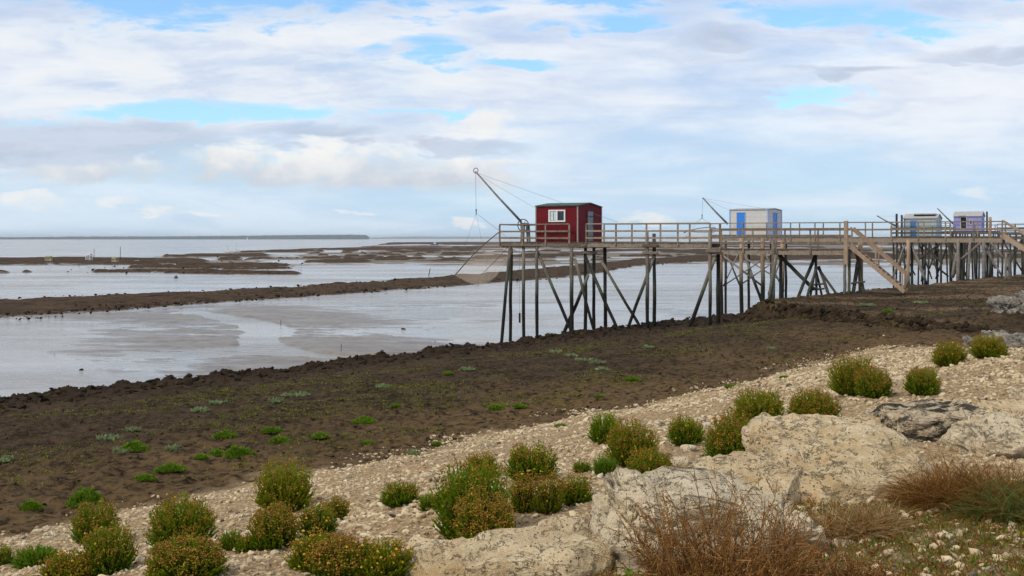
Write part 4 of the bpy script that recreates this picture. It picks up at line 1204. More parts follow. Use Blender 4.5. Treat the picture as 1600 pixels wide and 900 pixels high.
def samphire(pos, rx, hgt, seed, label, brown=0.3, yellow=0.1, leafm='leaf', stems=None, group='samphire bushes on the gravel bank', loose=0.0, sparse=1.0):
    """golden samphire: a dome of upright fleshy leaved shoots tipped with seed heads"""
    g = rng(seed)
    root = empty('samphire_bush', (pos[0], pos[1], pos[2] - .02), g.uniform(0, 6.28), label=label, cat='bush', group=group)
    ns = int((stems or 260) * sparse)
    ph = g.uniform(0, 2 * np.pi, ns); ct = g.uniform(0.02, 1, ns); sn = np.sqrt(1 - ct ** 2)
    lump = 0.87 + 0.24 * fbm(np.cos(ph) * 2.2 + 5, np.sin(ph) * 2.2 + ct * 2.5, None, 3, seed % 97)
    rad = lump * g.uniform(.82, 1.08 + loose, ns)
    sf = sn ** .75
    tip = np.stack([sf * np.cos(ph) * rx, sf * np.sin(ph) * rx, (ct ** .8 * .88 + .14) * hgt], -1) * rad[:, None]
    base = np.stack([np.cos(ph), np.sin(ph), np.zeros(ns)], -1) * (0.42 * rx * sn * g.uniform(.4, 1.2, ns))[:, None]
    base[:, 2] = 0.0
    up = np.zeros_like(tip); up[:, 2] = hgt
    def curve(t):
        mid = base * .35 + tip * .5; mid[:, 2] -= 0.05 * hgt; mid[:, :2] *= 1.08
        t = t[:, None] if hasattr(t, '__len__') else t
        return base * (1 - t) ** 2 + mid * 2 * t * (1 - t) + tip * t ** 2
    V, Q = [], []
    nl = 22; VV = []; DD = []; LL = []; TT = []
    stone = g.random(ns)
    for k in range(nl):
        t = np.clip(0.16 + 0.84 * (k + g.random(ns)) / nl, 0, .995)
        p_ = curve(t); d_ = unit(curve(np.minimum(t + .06, 1.0)) - curve(t - .06))
        o_ = g.normal(size=(ns, 3)) * .36; o_[:, 2] = np.abs(o_[:, 2]) * .5
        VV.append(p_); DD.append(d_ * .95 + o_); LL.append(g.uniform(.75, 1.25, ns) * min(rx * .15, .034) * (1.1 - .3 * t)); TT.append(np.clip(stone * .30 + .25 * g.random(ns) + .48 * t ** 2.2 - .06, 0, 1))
    VV = np.concatenate(VV); DD = np.concatenate(DD); LL = np.concatenate(LL); TT = np.concatenate(TT)
    v, q = blades(g, VV, DD, LL, LL * .15 + .0012)
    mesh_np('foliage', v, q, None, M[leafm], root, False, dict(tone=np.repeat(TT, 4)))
    A_ = base.copy(); B_ = curve(np.full(ns, .75))
    v, q = sticks(g, A_, B_, .0035, .0018)
    mesh_np('stems', v, q, None, M['stem'], root, False, dict(tone=np.repeat(g.random(ns), 6)))
    sel = np.where((g.random(ns) < 1.15 * brown ** 1.5 * sstep(ct, .15 - .15 * brown, .75 - .2 * brown)))[0]
    if len(sel):
        reps = 7
        C = np.repeat(tip[sel], reps, 0) + g.normal(size=(len(sel) * reps, 3)) * np.array([.013, .013, .012]); C[:, 2] += .006
        v, t_ = octas(g, C, g.uniform(.0032, .0072, len(C)) * (0.8 + rx * .7))
        mesh_np('seed_sprays', v, None, t_, M['head'], root, False, dict(tone=np.repeat(g.random(len(C)), 6)))
    sel = np.where(g.random(ns) < yellow * .45)[0]
    if len(sel):
        C = tip[sel] + g.normal(size=(len(sel), 3)) * .01; C[:, 2] += .01
        v, t_ = octas(g, C, g.uniform(.006, .010, len(C)))
        mesh_np('blossoms', v, None, t_, M['flower'], root, False, dict(tone=np.repeat(g.random(len(C)), 6)))
    return root


BUSH = [  # centre px, base py, width, height, label, brown, yellow, leaf
 (150, 850, 74, 62, 'round brown topped bush on the mud edge, near the left border', .7, .06, 'leaf'),
 (171, 897, 84, 74, 'tall green bush in front of the brown topped one near the left border', .55, .05, 'leaf'),
 (283, 862, 106, 82, 'broad tall bush with rusty tips, largest at the left end of the gravel', .65, .08, 'leaf'),
 (290, 912, 120, 62, 'bush thick with brown seed heads, cut by the bottom edge at left', .9, .04, 'leaf'),
 (4, 886, 36, 36, 'small dark green bush cut by the left edge of the photo', .2, .0, 'leaf'),
 (58, 884, 72, 27, 'low flat green bush close to the lower left corner', .1, .0, 'leaf_bright'),
 (112, 908, 92, 40, 'low yellowish bush at the bottom edge near the left corner', .45, .05, 'leaf_yel'),
 (445, 799, 88, 70, 'loose yellowish upright bush alone at the mud edge', .5, .25, 'leaf_yel'),
 (430, 856, 82, 62, 'green bush flecked with ochre heads below the loose yellowish one', .75, .08, 'leaf'),
 (497, 836, 60, 48, 'neat dark round bush with a smaller one at its right', .4, .05, 'leaf'),
 (526, 814, 40, 38, 'small bush tucked behind the neat dark round one', .4, .05, 'leaf'),
 (362, 860, 40, 33, 'small low dark bush beside a pale stone, left one of two', .05, .0, 'leaf'),
 (388, 861, 44, 26, 'small low bush beside a pale stone, right one of two', .1, .0, 'leaf'),
 (496, 893, 86, 56, 'bright yellow green bush, left end of the bottom row', .45, .2, 'leaf_yel'),
 (535, 908, 100, 60, 'brown headed bush in the middle of the bottom row', .85, .05, 'leaf'),
 (600, 905, 90, 52, 'yellow flecked green bush, right end of the bottom row', .3, .35, 'leaf_yel'),
 (626, 789, 64, 34, 'low spreading bush alone on the gravel, left of the big pair', .35, .05, 'leaf'),
 (672, 798, 36, 29, 'small bluish dark bush touching the big round one', .02, .0, 'leaf'),
 (738, 848, 128, 122, 'biggest round bush in the middle of the gravel', .5, .08, 'leaf'),
 (758, 857, 94, 80, 'brown seed covered bush in front of the biggest round one', 1.0, .12, 'leaf_yel'),
 (753, 748, 52, 38, 'small bush behind the biggest round one, touching the mud', .5, .1, 'leaf'),
 (831, 751, 84, 56, 'dense dome shaped bush on the gravel right of the biggest one', .5, .1, 'leaf'),
 (817, 800, 46, 55, 'upright yellowish bush, left of three in a row', .5, .1, 'leaf_yel'),
 (856, 803, 50, 52, 'upright bush with brown patches, middle of three in a row', .55, .12, 'leaf_yel'),
 (900, 788, 55, 42, 'green bush beside the pale boulder, right of three in a row', .35, .08, 'leaf'),
 (692, 883, 92, 28, 'long low green bush along the foot of the flat rock', .1, .04, 'leaf'),
 (945, 694, 53, 52, 'upright egg shaped bright green bush at the gravel edge', .15, .08, 'leaf'),
 (988, 729, 80, 62, 'ochre topped round bush right of the egg shaped one', .7, .1, 'leaf_yel'),
 (1017, 759, 76, 58, 'green bush with rusty tips in front of the ochre topped one', .6, .08, 'leaf'),
 (945, 743, 42, 31, 'small low bright green bush left of the rusty tipped one', .08, .0, 'leaf_bright'),
 (909, 738, 30, 19, 'tiny low green bush on the gravel beside another small one', .03, .0, 'leaf'),
 (1072, 697, 58, 42, 'single small round bush above the grey cobble', .4, .1, 'leaf'),
 (1150, 726, 102, 75, 'large dark red brown bush against the pale slab', .8, .06, 'leaf'),
 (1185, 669, 78, 55, 'ochre green bush behind the large dark one', .6, .1, 'leaf_yel'),
 (1273, 664, 80, 52, 'dark brown bush resting behind the pale slab', .85, .05, 'leaf'),
 (1334, 616, 76, 56, 'big olive brown bush, left half of a joined pair', .75, .08, 'leaf_yel'),
 (1366, 623, 56, 46, 'brown bush, right half of a joined pair', .85, .08, 'leaf'),
 (1441, 618, 56, 42, 'dark red tipped bush with green base on the pale gravel', .7, .02, 'leaf'),
 (1483, 572, 52, 36, 'ochre round bush near the top of the gravel, left of two', .7, .15, 'leaf_yel'),
 (1545, 560, 56, 32, 'ochre round bush near the top of the gravel, right of two', .7, .15, 'leaf_yel'),
]
for k, (bx_, by_, bw_, bh_, lab, br, ye, lm) in enumerate(BUSH):
    x, y, z = hit(bx_, by_)
    rx = bw_ / 2 / F * y * 0.97
    hg = bh_ / F * y * 1.0
    y2 = y + rx * .35; x2 = (bx_ - 800) / F * y2
    z2 = float(land_z(x2, y2))
    samphire((x2, y2, min(z2, z + .05)), rx, hg, 100 + k * 7, lab, br, ye, lm, stems=int(190 + 420 * min(1, rx / .30)), loose=.12 if lm == 'leaf_yel' else .04)

# low plants on the mud: bright green cushions
CUSH = [(48, 796, 40, 17), (132, 789, 56, 34), (350, 684, 36, 13), (424, 676, 34, 12), (437, 691, 33, 13), (500, 684, 25, 9), (568, 662, 40, 13), (208, 704, 46, 18), (372, 714, 50, 22), (338, 712, 30, 13),
        (265, 736, 46, 13), (226, 750, 32, 10), (314, 718, 20, 9), (776, 640, 28, 9), (812, 637, 20, 7), (1388, 490, 17, 7), (937, 622, 16, 5), (1142, 606, 16, 5), (987, 594, 26, 7), (876, 668, 14, 6),
        (620, 636, 18, 6), (682, 697, 14, 6), (1226, 592, 14, 5), (575, 694, 14, 6), (700, 585, 16, 5)]
CL = {0: 'small bright green cushion plant nearest the left edge of the mud', 1: 'tallest bright green cushion plant on the mud at left', 4: 'bright green cushion plant, lower one of a close pair', 3: 'bright green cushion plant, upper one of a close pair',
      7: 'long bright green cushion plant trailing from a silvery mat', 8: 'widest yellow green cushion plant on the mud', 9: 'small cushion plant touching the widest yellow green one', 10: 'long low green cushion below the widest one',
      6: 'bright green cushion plant alone in the middle of the mud', 15: 'tiny vivid green plant on the terrace below the stairs'}
for k, (bx_, by_, bw_, bh_) in enumerate(CUSH):
    g = rng(900 + k); x, y, z = hit(bx_, by_)
    rx = bw_ / 2 / F * y; hg = max(bh_ / F * y * .8, .05); ry = rx * g.uniform(.5, .9)
    n_ = int(260 * min(1.6, max(.5, bw_ / 30)))
    root = empty('cushion_plant', (x, y + ry * .3, z - .01), g.uniform(-.3, .3), label=CL.get(k, 'small low green cushion plant on the dark mud'), cat='plant', group='green cushion plants on the mud')
    a = g.uniform(0, 6.28, n_); rr = np.sqrt(g.random(n_))
    top = (1 - rr ** 2) * hg * (.55 + .7 * fbm(np.cos(a) * rr * 3 + 9, np.sin(a) * rr * 3, None, 2, k))
    tip = np.stack([np.cos(a) * rr * rx, np.sin(a) * rr * ry, top], -1)
    nl = 5; P_ = np.repeat(tip, nl, 0) - np.array([0, 0, .02]); P_[:, 2] -= g.random(len(P_)) * .6 * np.repeat(top, nl); P_[:, 2] = np.maximum(P_[:, 2], 0)
    D_ = g.normal(size=P_.shape); D_[:, 2] = np.abs(D_[:, 2]) + .6
    L_ = g.uniform(.03, .06, len(P_)) * (1 + y / 60)
    v, q = blades(g, P_, D_, L_, L_ * .2)
    mesh_np('foliage', v, q, None, M['leaf_bright'], root, False, dict(tone=np.repeat(np.clip(g.random(len(P_)), 0, 1), 4)))
# silvery mats
MATS = [(172, 687, 38, 7), (192, 706, 26, 10), (315, 642, 30, 8), (340, 631, 26, 7), (367, 650, 36, 7), (430, 628, 22, 5), (462, 619, 40, 8), (598, 605, 22, 7), (535, 615, 22, 5), (912, 563, 30, 7), (985, 546, 26, 7),
        (6, 722, 24, 8), (730, 579, 22, 5), (205, 674, 28, 5), (936, 570, 26, 5), (1012, 545, 14, 4), (868, 552, 20, 5), (892, 557, 16, 4), (940, 578, 20, 4), (648, 712, 14, 5), (705, 610, 18, 4), (268, 704, 20, 6), (1205, 546, 12, 4), (1440, 474, 22, 5), (1355, 478, 24, 3)]
for k, (bx_, by_, bw_, bh_) in enumerate(MATS):
    if k in (4, 8, 10, 20): continue
    g = rng(1500 + k); x, y, z = hit(bx_, by_)
    rx = bw_ / 2 / F * y; ry = max(bh_ / F * y * 2.2, rx * .45); n_ = int(60 + 500 * min(1, rx / .6))
    a = g.uniform(0, 6.28, n_); rr = g.random(n_) ** .6
    cl_ = fbm(np.cos(a) * rr * 2.5 + k, np.sin(a) * rr * 2.5, None, 2, k) > .42
    a, rr = a[cl_], rr[cl_]
    P_ = np.stack([np.cos(a) * rr * rx, np.sin(a) * rr * ry, np.full(len(a), .01)], -1)
    D_ = g.normal(size=P_.shape); D_[:, 2] = np.abs(D_[:, 2]) * .8 + .2
    L_ = g.uniform(.04, .09, len(P_)) * (1 + y / 80); v, q = blades(g, P_, D_, L_, L_ * .25)
    o = mesh_np('mat_plant', v, q, None, M['leaf_grey'], None, False, dict(tone=np.repeat(g.random(len(P_)), 4)))
    o.location = (x, y, z - .0)
    lab = {0: 'silvery green mat plant at left, beside a second fainter one', 1: 'silvery mat plant running into a bright green cushion', 6: 'longest silvery mat plant near the top of the dark mud', 11: 'silvery mat plant cut by the left edge of the photo', 9: 'pale silvery mat plant below the red hut pier',
           23: 'pale green mat plant on the terrace near the foot of the stairs'}.get(k, 'thin silvery green mat plant spread on the dark mud')
    tag(o, lab, 'plant', 'silvery mat plants on the mud')

# tiny sprouts all over the middle of the mud
g = rng(77); n_ = 14000
s_ = g.uniform(-15, -1.2, n_); t_ = g.uniform(2, 46, n_)
X_ = P0[0] + s_ * ND[0] + t_ * TD[0]; Y_ = P0[1] + s_ * ND[1] + t_ * TD[1]
k_ = (fbm(X_ * .35, Y_ * .35, None, 3, 55) + .25 * (fbm(X_ * 2, Y_ * 2, None, 2, 58) - .5) > .545) & (Y_ > 9)
X_, Y_ = X_[k_], Y_[k_]; Z_ = land_z(X_, Y_)
nl = 7; P_ = np.repeat(np.stack([X_, Y_, Z_], -1), nl, 0) + g.normal(size=(len(X_) * nl, 3)) * np.array([.06, .05, 0]); D_ = g.normal(size=P_.shape); D_[:, 2] = np.abs(D_[:, 2]) + .3
L_ = g.uniform(.022, .06, len(P_)); v, q = blades(g, P_, D_, L_, L_ * .2)
tag(mesh_np('ground_cover', v, q, None, M['sprout'], None, False, dict(tone=np.repeat(g.random(len(P_)), 4))), 'sparse yellow green sprouts dotted over the dark mud', 'ground cover', kind='stuff')

# ------------------------------------------------------------------ gravel and mud clods
ICO_V, ICO_T = None, None
bm = bmesh.new(); bmesh.ops.create_icosphere(bm, subdivisions=1, radius=1.0)
ICO_V = np.array([v.co[:] for v in bm.verts]); ICO_T = np.array([[v.index for v in f.verts] for f in bm.faces]); bm.free()


def stones(g, C, r, flat=(.45, .85)):
    n = len(C); nv = len(ICO_V)
    th = g.uniform(0, 6.28, n); c, s = np.cos(th), np.sin(th)
    sx = r * g.uniform(.8, 1.4, n); sy = r * g.uniform(.65, 1.0, n); sz = r * g.uniform(*flat, n)
    j = 1 + .55 * (g.random((n, nv)) - .5)
    v = ICO_V[None] * j[..., None] * np.stack([sx, sy, sz], -1)[:, None, :]
    tl = g.normal(size=(n, 1)) * .3; zz_ = v[..., 2] + tl * v[..., 0]
    V = np.stack([v[..., 0] * c[:, None] - v[..., 1] * s[:, None], v[..., 0] * s[:, None] + v[..., 1] * c[:, None], zz_], -1) + C[:, None, :]
    T = (np.arange(n)[:, None, None] * nv + ICO_T[None]).reshape(-1, 3)
    return V.reshape(-1, 3), T, nv


def scatter_bank(g, n, smin, smax, tmin, tmax, rmin, rmax, power, near_bias):
    s_ = g.uniform(smin, smax, n); t_ = g.uniform(tmin, tmax, n)
    X_ = P0[0] + s_ * ND[0] + t_ * TD[0]; Y_ = P0[1] + s_ * ND[1] + t_ * TD[1]
    k = (Y_ > 3.2) & (np.abs(X_ / Y_) < .62) & (g.random(n) < np.clip((near_bias / np.maximum(Y_, 1)) ** 1.4, 0, 1))
    X_, Y_, s_ = X_[k], Y_[k], s_[k]
    ed = fbm(X_ * .9, Y_ * .9, None, 3, 61)
    tt_ = (X_ - P0[0]) * TD[0] + (Y_ - P0[1]) * TD[1]
    k = np.minimum(s_ + (ed - .5) * 3.0, (25.2 - tt_ - (s_ - 3) * 0.35 + (ed - .5) * 5) * .7) > 0.0 - g.exponential(.18, len(s_))
    k &= (fbm(X_ * .55, Y_ * .55, None, 4, 63) < .53 + .16 * g.random(len(X_))) | (g.random(len(X_)) < .22)
    X_, Y_ = X_[k], Y_[k]
    r = rmin + (rmax - rmin) * g.random(len(X_)) ** power
    return np.stack([X_, Y_, land_z(X_, Y_) + r * .22], -1), r


g = rng(5)
C1, r1_ = scatter_bank(g, 150000, -1.2, 12, -8, 20, .006, .034, 3.6, 9.0)
C2, r2_ = scatter_bank(g, 60000, -1.2, 11, 8, 40, .016, .05, 3.0, 18.0)
C_ = np.concatenate([C1, C2]); r_ = np.concatenate([r1_, r2_])
v, t_, nv = stones(g, C_, r_)
tag(mesh_np('gravel', v, None, t_, M['stone'], None, False, dict(tone=np.repeat(g.random(len(C_)), nv))), 'loose pale limestone gravel covering the bank', 'gravel', kind='stuff')
print('gravel stones', len(C_))
# cobbles lying on the gravel, each one a thing
COB = [(1062, 727, 32, 18, 'pale round cobble between the bushes above the leaning boulder'), (1075, 705, 22, 16, 'grey cobble below the single small round bush'), (1103, 668, 18, 10, 'cobble on the gravel edge behind the ochre bush'),
       (380, 858, 18, 13, 'white cobble beside the two small low bushes'), (112, 842, 16, 6, 'flat white cobble at the edge of the mud near the left border'), (775, 862, 60, 14, 'grey flat cobble beside the flat rock'),
       (728, 855, 22, 12, 'grey angular cobble at the foot of the brown seed covered bush'), (1030, 770, 24, 12, 'cobble wedged in front of the rusty tipped bush')]
cob_src = None
def cobble(x, y, z, r, seed, label, group):
    g = rng(seed)
    bm = bmesh.new(); bmesh.ops.create_icosphere(bm, subdivisions=3, radius=1.0)
    vv = np.array([v.co[:] for v in bm.verts]); ff = np.array([[v.index for v in f.verts] for f in bm.faces]); bm.free()
    o3 = g.uniform(0, 50, 3)
    d = 0.72 + .6 * fbm(vv[:, 0] * 1.1 + o3[0], vv[:, 1] * 1.1 + o3[1], vv[:, 2] * 1.1 + o3[2], 3, seed)
    w = np.sign(vv) * np.abs(vv) ** .72
    V = w * d[:, None] * np.array([1, .8, .6]) * r
    th = g.uniform(0, 6.28); c, s = math.cos(th), math.sin(th)
    V = np.stack([V[:, 0] * c - V[:, 1] * s, V[:, 0] * s + V[:, 1] * c, V[:, 2]], -1)
    o = mesh_np('cobble', V, None, ff, M['rock_white'], None, True)
    o.location = (x, y, z + r * .2); tag(o, label, 'cobble', group); return o


for k, (a, b, w_, h_, lab) in enumerate(COB):
    x, y, z = hit(a, b); cobble(x, y, z, w_ / 2 / F * y * 1.1, 300 + k, lab, 'cobbles on the gravel bank')
g = rng(91); protos = []
srcs = []
for k in range(90):
    s_ = g.uniform(-.3, 8); t_ = g.uniform(-6, 30)
    x = P0[0] + s_ * ND[0] + t_ * TD[0]; y = P0[1] + s_ * ND[1] + t_ * TD[1]
    if y < 5 or abs(x / y) > .47 or t_ > 23: continue
    z = float(land_z(x, y)); r = g.uniform(.03, .075)
    lab = 'loose pale cobble lying on the limestone gravel'
    if len(srcs) < 8: srcs.append(cobble(x, y, z, r, 400 + k, lab, 'cobbles on the gravel bank')); srcs[-1]['r0'] = r
    else:
        so_ = srcs[k % 8]; c = so_.copy(); col.objects.link(c); sc_ = r / so_['r0']; c.scale = (sc_,) * 3; c.rotation_euler = (0, 0, g.uniform(0, 6.28)); c.location = (x, y, z + r * .2)
for o in srcs:
    del o['r0']
for o in bpy.data.objects:
    if 'r0' in o.keys(): del o['r0']

g = rng(6); n_ = 15000
s_ = -g.uniform(16, 28.5, n_); t_ = g.uniform(-5, 64, n_)
X_ = P0[0] + s_ * ND[0] + t_ * TD[0]; Y_ = P0[1] + s_ * ND[1] + t_ * TD[1]; Z_ = land_z(X_, Y_)
k_ = (Z_ > .02) & (g.random(n_) < sstep(-s_, 15, 24) * .8 + .05) & (np.abs(X_ / Y_) < .6)
C_ = np.stack([X_, Y_, Z_], -1)[k_]; r_ = .03 + .15 * g.random(len(C_)) ** 4
v, t_, nv = stones(g, C_, r_, (.4, .9))
# crumbs on the rest of the mud and along the ledge
n2 = 16000; s2 = g.uniform(-16, -.4, n2); t2 = g.uniform(-2, 60, n2)
X2 = P0[0] + s2 * ND[0] + t2 * TD[0]; Y2 = P0[1] + s2 * ND[1] + t2 * TD[1]
C2 = np.stack([X2, Y2, land_z(X2, Y2)], -1); C2 = C2[np.abs(X2 / np.maximum(Y2, 1)) < .6]; rr2 = .008 + .045 * g.random(len(C2)) ** 4
gx = np.gradient
v2, t2_, _ = stones(g, C2, rr2, (.4, .9))
# blocks broken off along the ledge and the edge of the terrace
d_ = LB - LA; k3 = 1500; u3 = g.random(k3); nl_ = np.array([-d_[1], d_[0]]) / np.hypot(*d_)
if nl_[1] < 0: nl_ = -nl_
s3 = LA[0] + d_[0] * u3; t3 = LA[1] + d_[1] * u3; off = g.normal(size=k3) * .35 - .15
s3 = s3 + nl_[0] * off; t3 = t3 + nl_[1] * off
s3 = np.concatenate([s3, -11.9 + g.normal(size=900) * .5]); t3 = np.concatenate([t3, g.uniform(41, 86, 900)])
X3 = P0[0] + s3 * ND[0] + t3 * TD[0]; Y3 = P0[1] + s3 * ND[1] + t3 * TD[1]
C3 = np.stack([X3, Y3, land_z(X3, Y3)], -1); rr3 = .03 + .15 * g.random(len(C3)) ** 2.5
v3, t3_, _ = stones(g, C3, rr3, (.5, 1.0))
v2 = np.concatenate([v2, v3]); t2_ = np.concatenate([t2_, t3_ + len(C2) * nv]); C2 = np.concatenate([C2, C3])
V = np.concatenate([v, v2]); T = np.concatenate([t_, t2_ + len(v)])
tn = np.concatenate([np.repeat(g.random(len(C_)), nv), np.repeat(.35 + .65 * g.random(len(C2)), nv)])
tag(mesh_np('mud_rubble', V, None, T, M['clod'], None, False, dict(tone=tn)), 'dark clods and oyster crusted stones strewn over the mud beach', 'rubble', kind='stuff')
# dark lumps on the reefs and the flats
g = rng(8); L = []
for (x0, x1, y0, y1, n_) in ((-200, 700, 440, 500, 1500), (700, 1150, 398, 440, 460), (100, 480, 402, 428, 260), (560, 800, 378, 402, 60), (0, 780, 505, 610, 26), (640, 740, 538, 550, 22)):
    P_x = g.uniform(x0, x1, n_); P_y = g.uniform(y0, y1, n_)
    if n_ in (1500, 460):
        tp_ = np.interp(P_x, RA[:, 0], RA[:, 1]); bt_ = np.interp(P_x, RA[:, 0], RA[:, 2]); P_y = tp_ + (bt_ - tp_) * g.uniform(.05, 1.05, n_)
    Yv = F * (H - .1) / (P_y - HOR); L.append(np.stack([(P_x - 800) / F * Yv, Yv, np.full(n_, .12 if n_ > 50 else .01)], -1))
C_ = np.concatenate(L); r_ = (.04 + .18 * g.random(len(C_)) ** 3) * (C_[:, 1] / 110) ** .5
C_[:, 2] += np.where(C_[:, 1] > 90, .15, 0)
v, t_, nv = stones(g, C_, r_, (.4, .8))
tag(mesh_np('reef_rubble', v, None, t_, M['clod'], None, False, dict(tone=np.repeat(g.random(len(C_)), nv))), 'dark weedy stones scattered on the reefs and mudflat', 'rubble', kind='stuff')


# ------------------------------------------------------------------ boulders
def boulder(label, pxl, pxr, pyt, pyb, depth, mat, seed, ex=.55, rot=0.0, amp=.22, ledge=.05, sink=.25, tilt=(0, 0), name='boulder', sub=6, Y=None, grp='limestone boulders along the top of the bank', cut=(.72, .92)):
    """a limestone block: left, right, top and bottom rows measured in the photo, depth in metres"""
    cxp = (pxl + pxr) / 2
    x, y, z = hit(cxp, pyb)
    if Y: y = Y; x = (cxp - 800) / F * y; z = float(land_z(x, y))
    W_ = (pxr - pxl) / F * y
    yc = y + depth / 2; xc = (cxp - 800) / F * yc
    zt = H - (pyt - HOR) / F * (yc + depth * .15)
    z0 = float(land_z(xc, yc)) ; zb = min(z0, z) - sink
    hh_ = (zt - zb)
    bm = bmesh.new(); bmesh.ops.create_icosphere(bm, subdivisions=sub, radius=1.0)
    vv = np.array([v.co[:] for v in bm.verts]); ff = np.array([[v.index for v in f.verts] for f in bm.faces]); bm.free()
    w = np.sign(vv) * np.abs(vv) ** ex
    g = rng(seed); o3 = g.uniform(0, 40, 3)
    V = w * np.array([W_ / 2, depth / 2, hh_ / 2])
    q3 = V / max(.6, min(W_, depth)) * 1.6 + o3
    for _k in range(9):                       # broken faces
        pn_ = g.normal(size=3); pn_[2] = abs(pn_[2]) * .6; pn_ /= np.linalg.norm(pn_)
        pr_ = V @ pn_; lim_ = pr_.max() * g.uniform(*cut)
        V = V - pn_[None] * (np.maximum(0, pr_ - lim_) * .93)[:, None]
    d = (fbm(q3[:, 0], q3[:, 1], q3[:, 2], 4, seed) - .5) * 2
    rid = np.abs(fbm(q3[:, 0] * 2.3, q3[:, 1] * 2.3, q3[:, 2] * 3.2, 4, seed + 3) - .5) * 2
    fine = fbm(V[:, 0] * 14 + 3, V[:, 1] * 14, V[:, 2] * 14, 4, seed + 9) - .5
    nrm = unit(w * np.array([1 / W_, 1 / depth, 1 / hh_]))
    size = min(W_, depth, hh_ * 1.5)
    V = V + nrm * (size * (amp * d - ledge * 1.4 * np.exp(-rid * 7)) + .055 * fine)[:, None]
    stp = np.sign(np.sin(V[:, 2] / hh_ * 13 + d * 5)) * np.abs(np.sin(V[:, 2] / hh_ * 13 + d * 5)) ** .5 * ledge * size * .4
    V[:, :2] += nrm[:, :2] * stp[:, None]
    c, s = math.cos(rot), math.sin(rot)
    V[:, 2] += V[:, 0] * tilt[0] + V[:, 1] * tilt[1]
    V = np.stack([V[:, 0] * c - V[:, 1] * s, V[:, 0] * s + V[:, 1] * c, V[:, 2] + hh_ / 2], -1)
    o = mesh_np(name, V, None, ff, mat, None, True)
    o.location = (xc, yc, zb)
    return tag(o, label, 'boulder', grp)


boulder('broad flat pale boulder at the bottom edge of the photo, in the middle', 590, 985, 826, 930, 1.1, M['rock'], 11, .50, .15, .16, .05, tilt=(.10, .02))
boulder('steep faced pale boulder behind the tall dry brown shrub', 915, 1290, 752, 888, .75, M['rock_white'], 12, .42, .06, .14, .06, .15, tilt=(-.12, .10), cut=(.84, .97))
boulder('largest pale slab rising behind the dry brown shrub', 1150, 1480, 680, 800, 1.6, M['rock'], 13, .55, -.1, .17, .06, .2, tilt=(-.05, .19), cut=(.80, .95))
boulder('low pale shelf of rock between the steep faced boulder and the large slab', 1035, 1290, 728, 800, 1.0, M['rock'], 23, .6, -.1, .2, .06, .2, tilt=(.10, .12))
boulder('slab stained black on top near the right edge', 1335, 1560, 628, 690, 1.3, M['rock_black'], 14, .55, .1, .22, .08, .2, tilt=(0, .05))
boulder('rounded white boulder behind the rusty grass at the right edge', 1485, 1640, 655, 715, .9, M['rock_white'], 15, .6, .1, .18, .08, .2, cut=(.85, .97))
boulder('sandy coloured flat slab beside the blackened one at the right edge', 1520, 1700, 630, 668, 1.2, M['rock'], 16, .55, .1, .2, .07, .2)
boulder('low pale slab between the large slab and the black stained one', 1215, 1400, 648, 700, 1.0, M['rock'], 19, .6, .1, .22, .07, .2)
boulder('grey white block on the gravel at the right edge', 1578, 1640, 604, 628, .5, M['rock_white'], 17, .5, .2, .15, .05, .1, sub=5)
boulder('small pale block low between the shrub and the pebbly ground', 1150, 1215, 862, 884, .25, M['rock_white'], 18, .6, .2, .2, .05, .05, sub=5)
boulder('small pale stone in front of the large slab, above the pebbly ground', 1262, 1340, 838, 858, .25, M['rock_white'], 20, .6, .2, .2, .05, .05, sub=5)
# heaps of grey rubble blocks
for k, (l, r_, t, b, dp, lab) in enumerate([(1550, 1592, 458, 490, 1.6, 'grey pitted rubble block on the terrace, left of two at the right edge'), (1582, 1640, 456, 494, 1.8, 'grey pitted rubble block on the terrace, right of two at the right edge'),
                                           (1545, 1580, 514, 544, 1.0, 'whitish grey rubble block at the head of the gravel'), (1572, 1625, 518, 548, 1.2, 'mottled grey rubble block at the head of the gravel, cut by the right edge'), (1516, 1550, 526, 541, .8, 'low grey rubble block left of the whitish one')]):
    boulder(lab, l, r_, t, b, dp, M['rock_grey'], 30 + k, .62, .2 * k, .34, .12, .2, sub=5, grp='grey rubble blocks by the terrace')


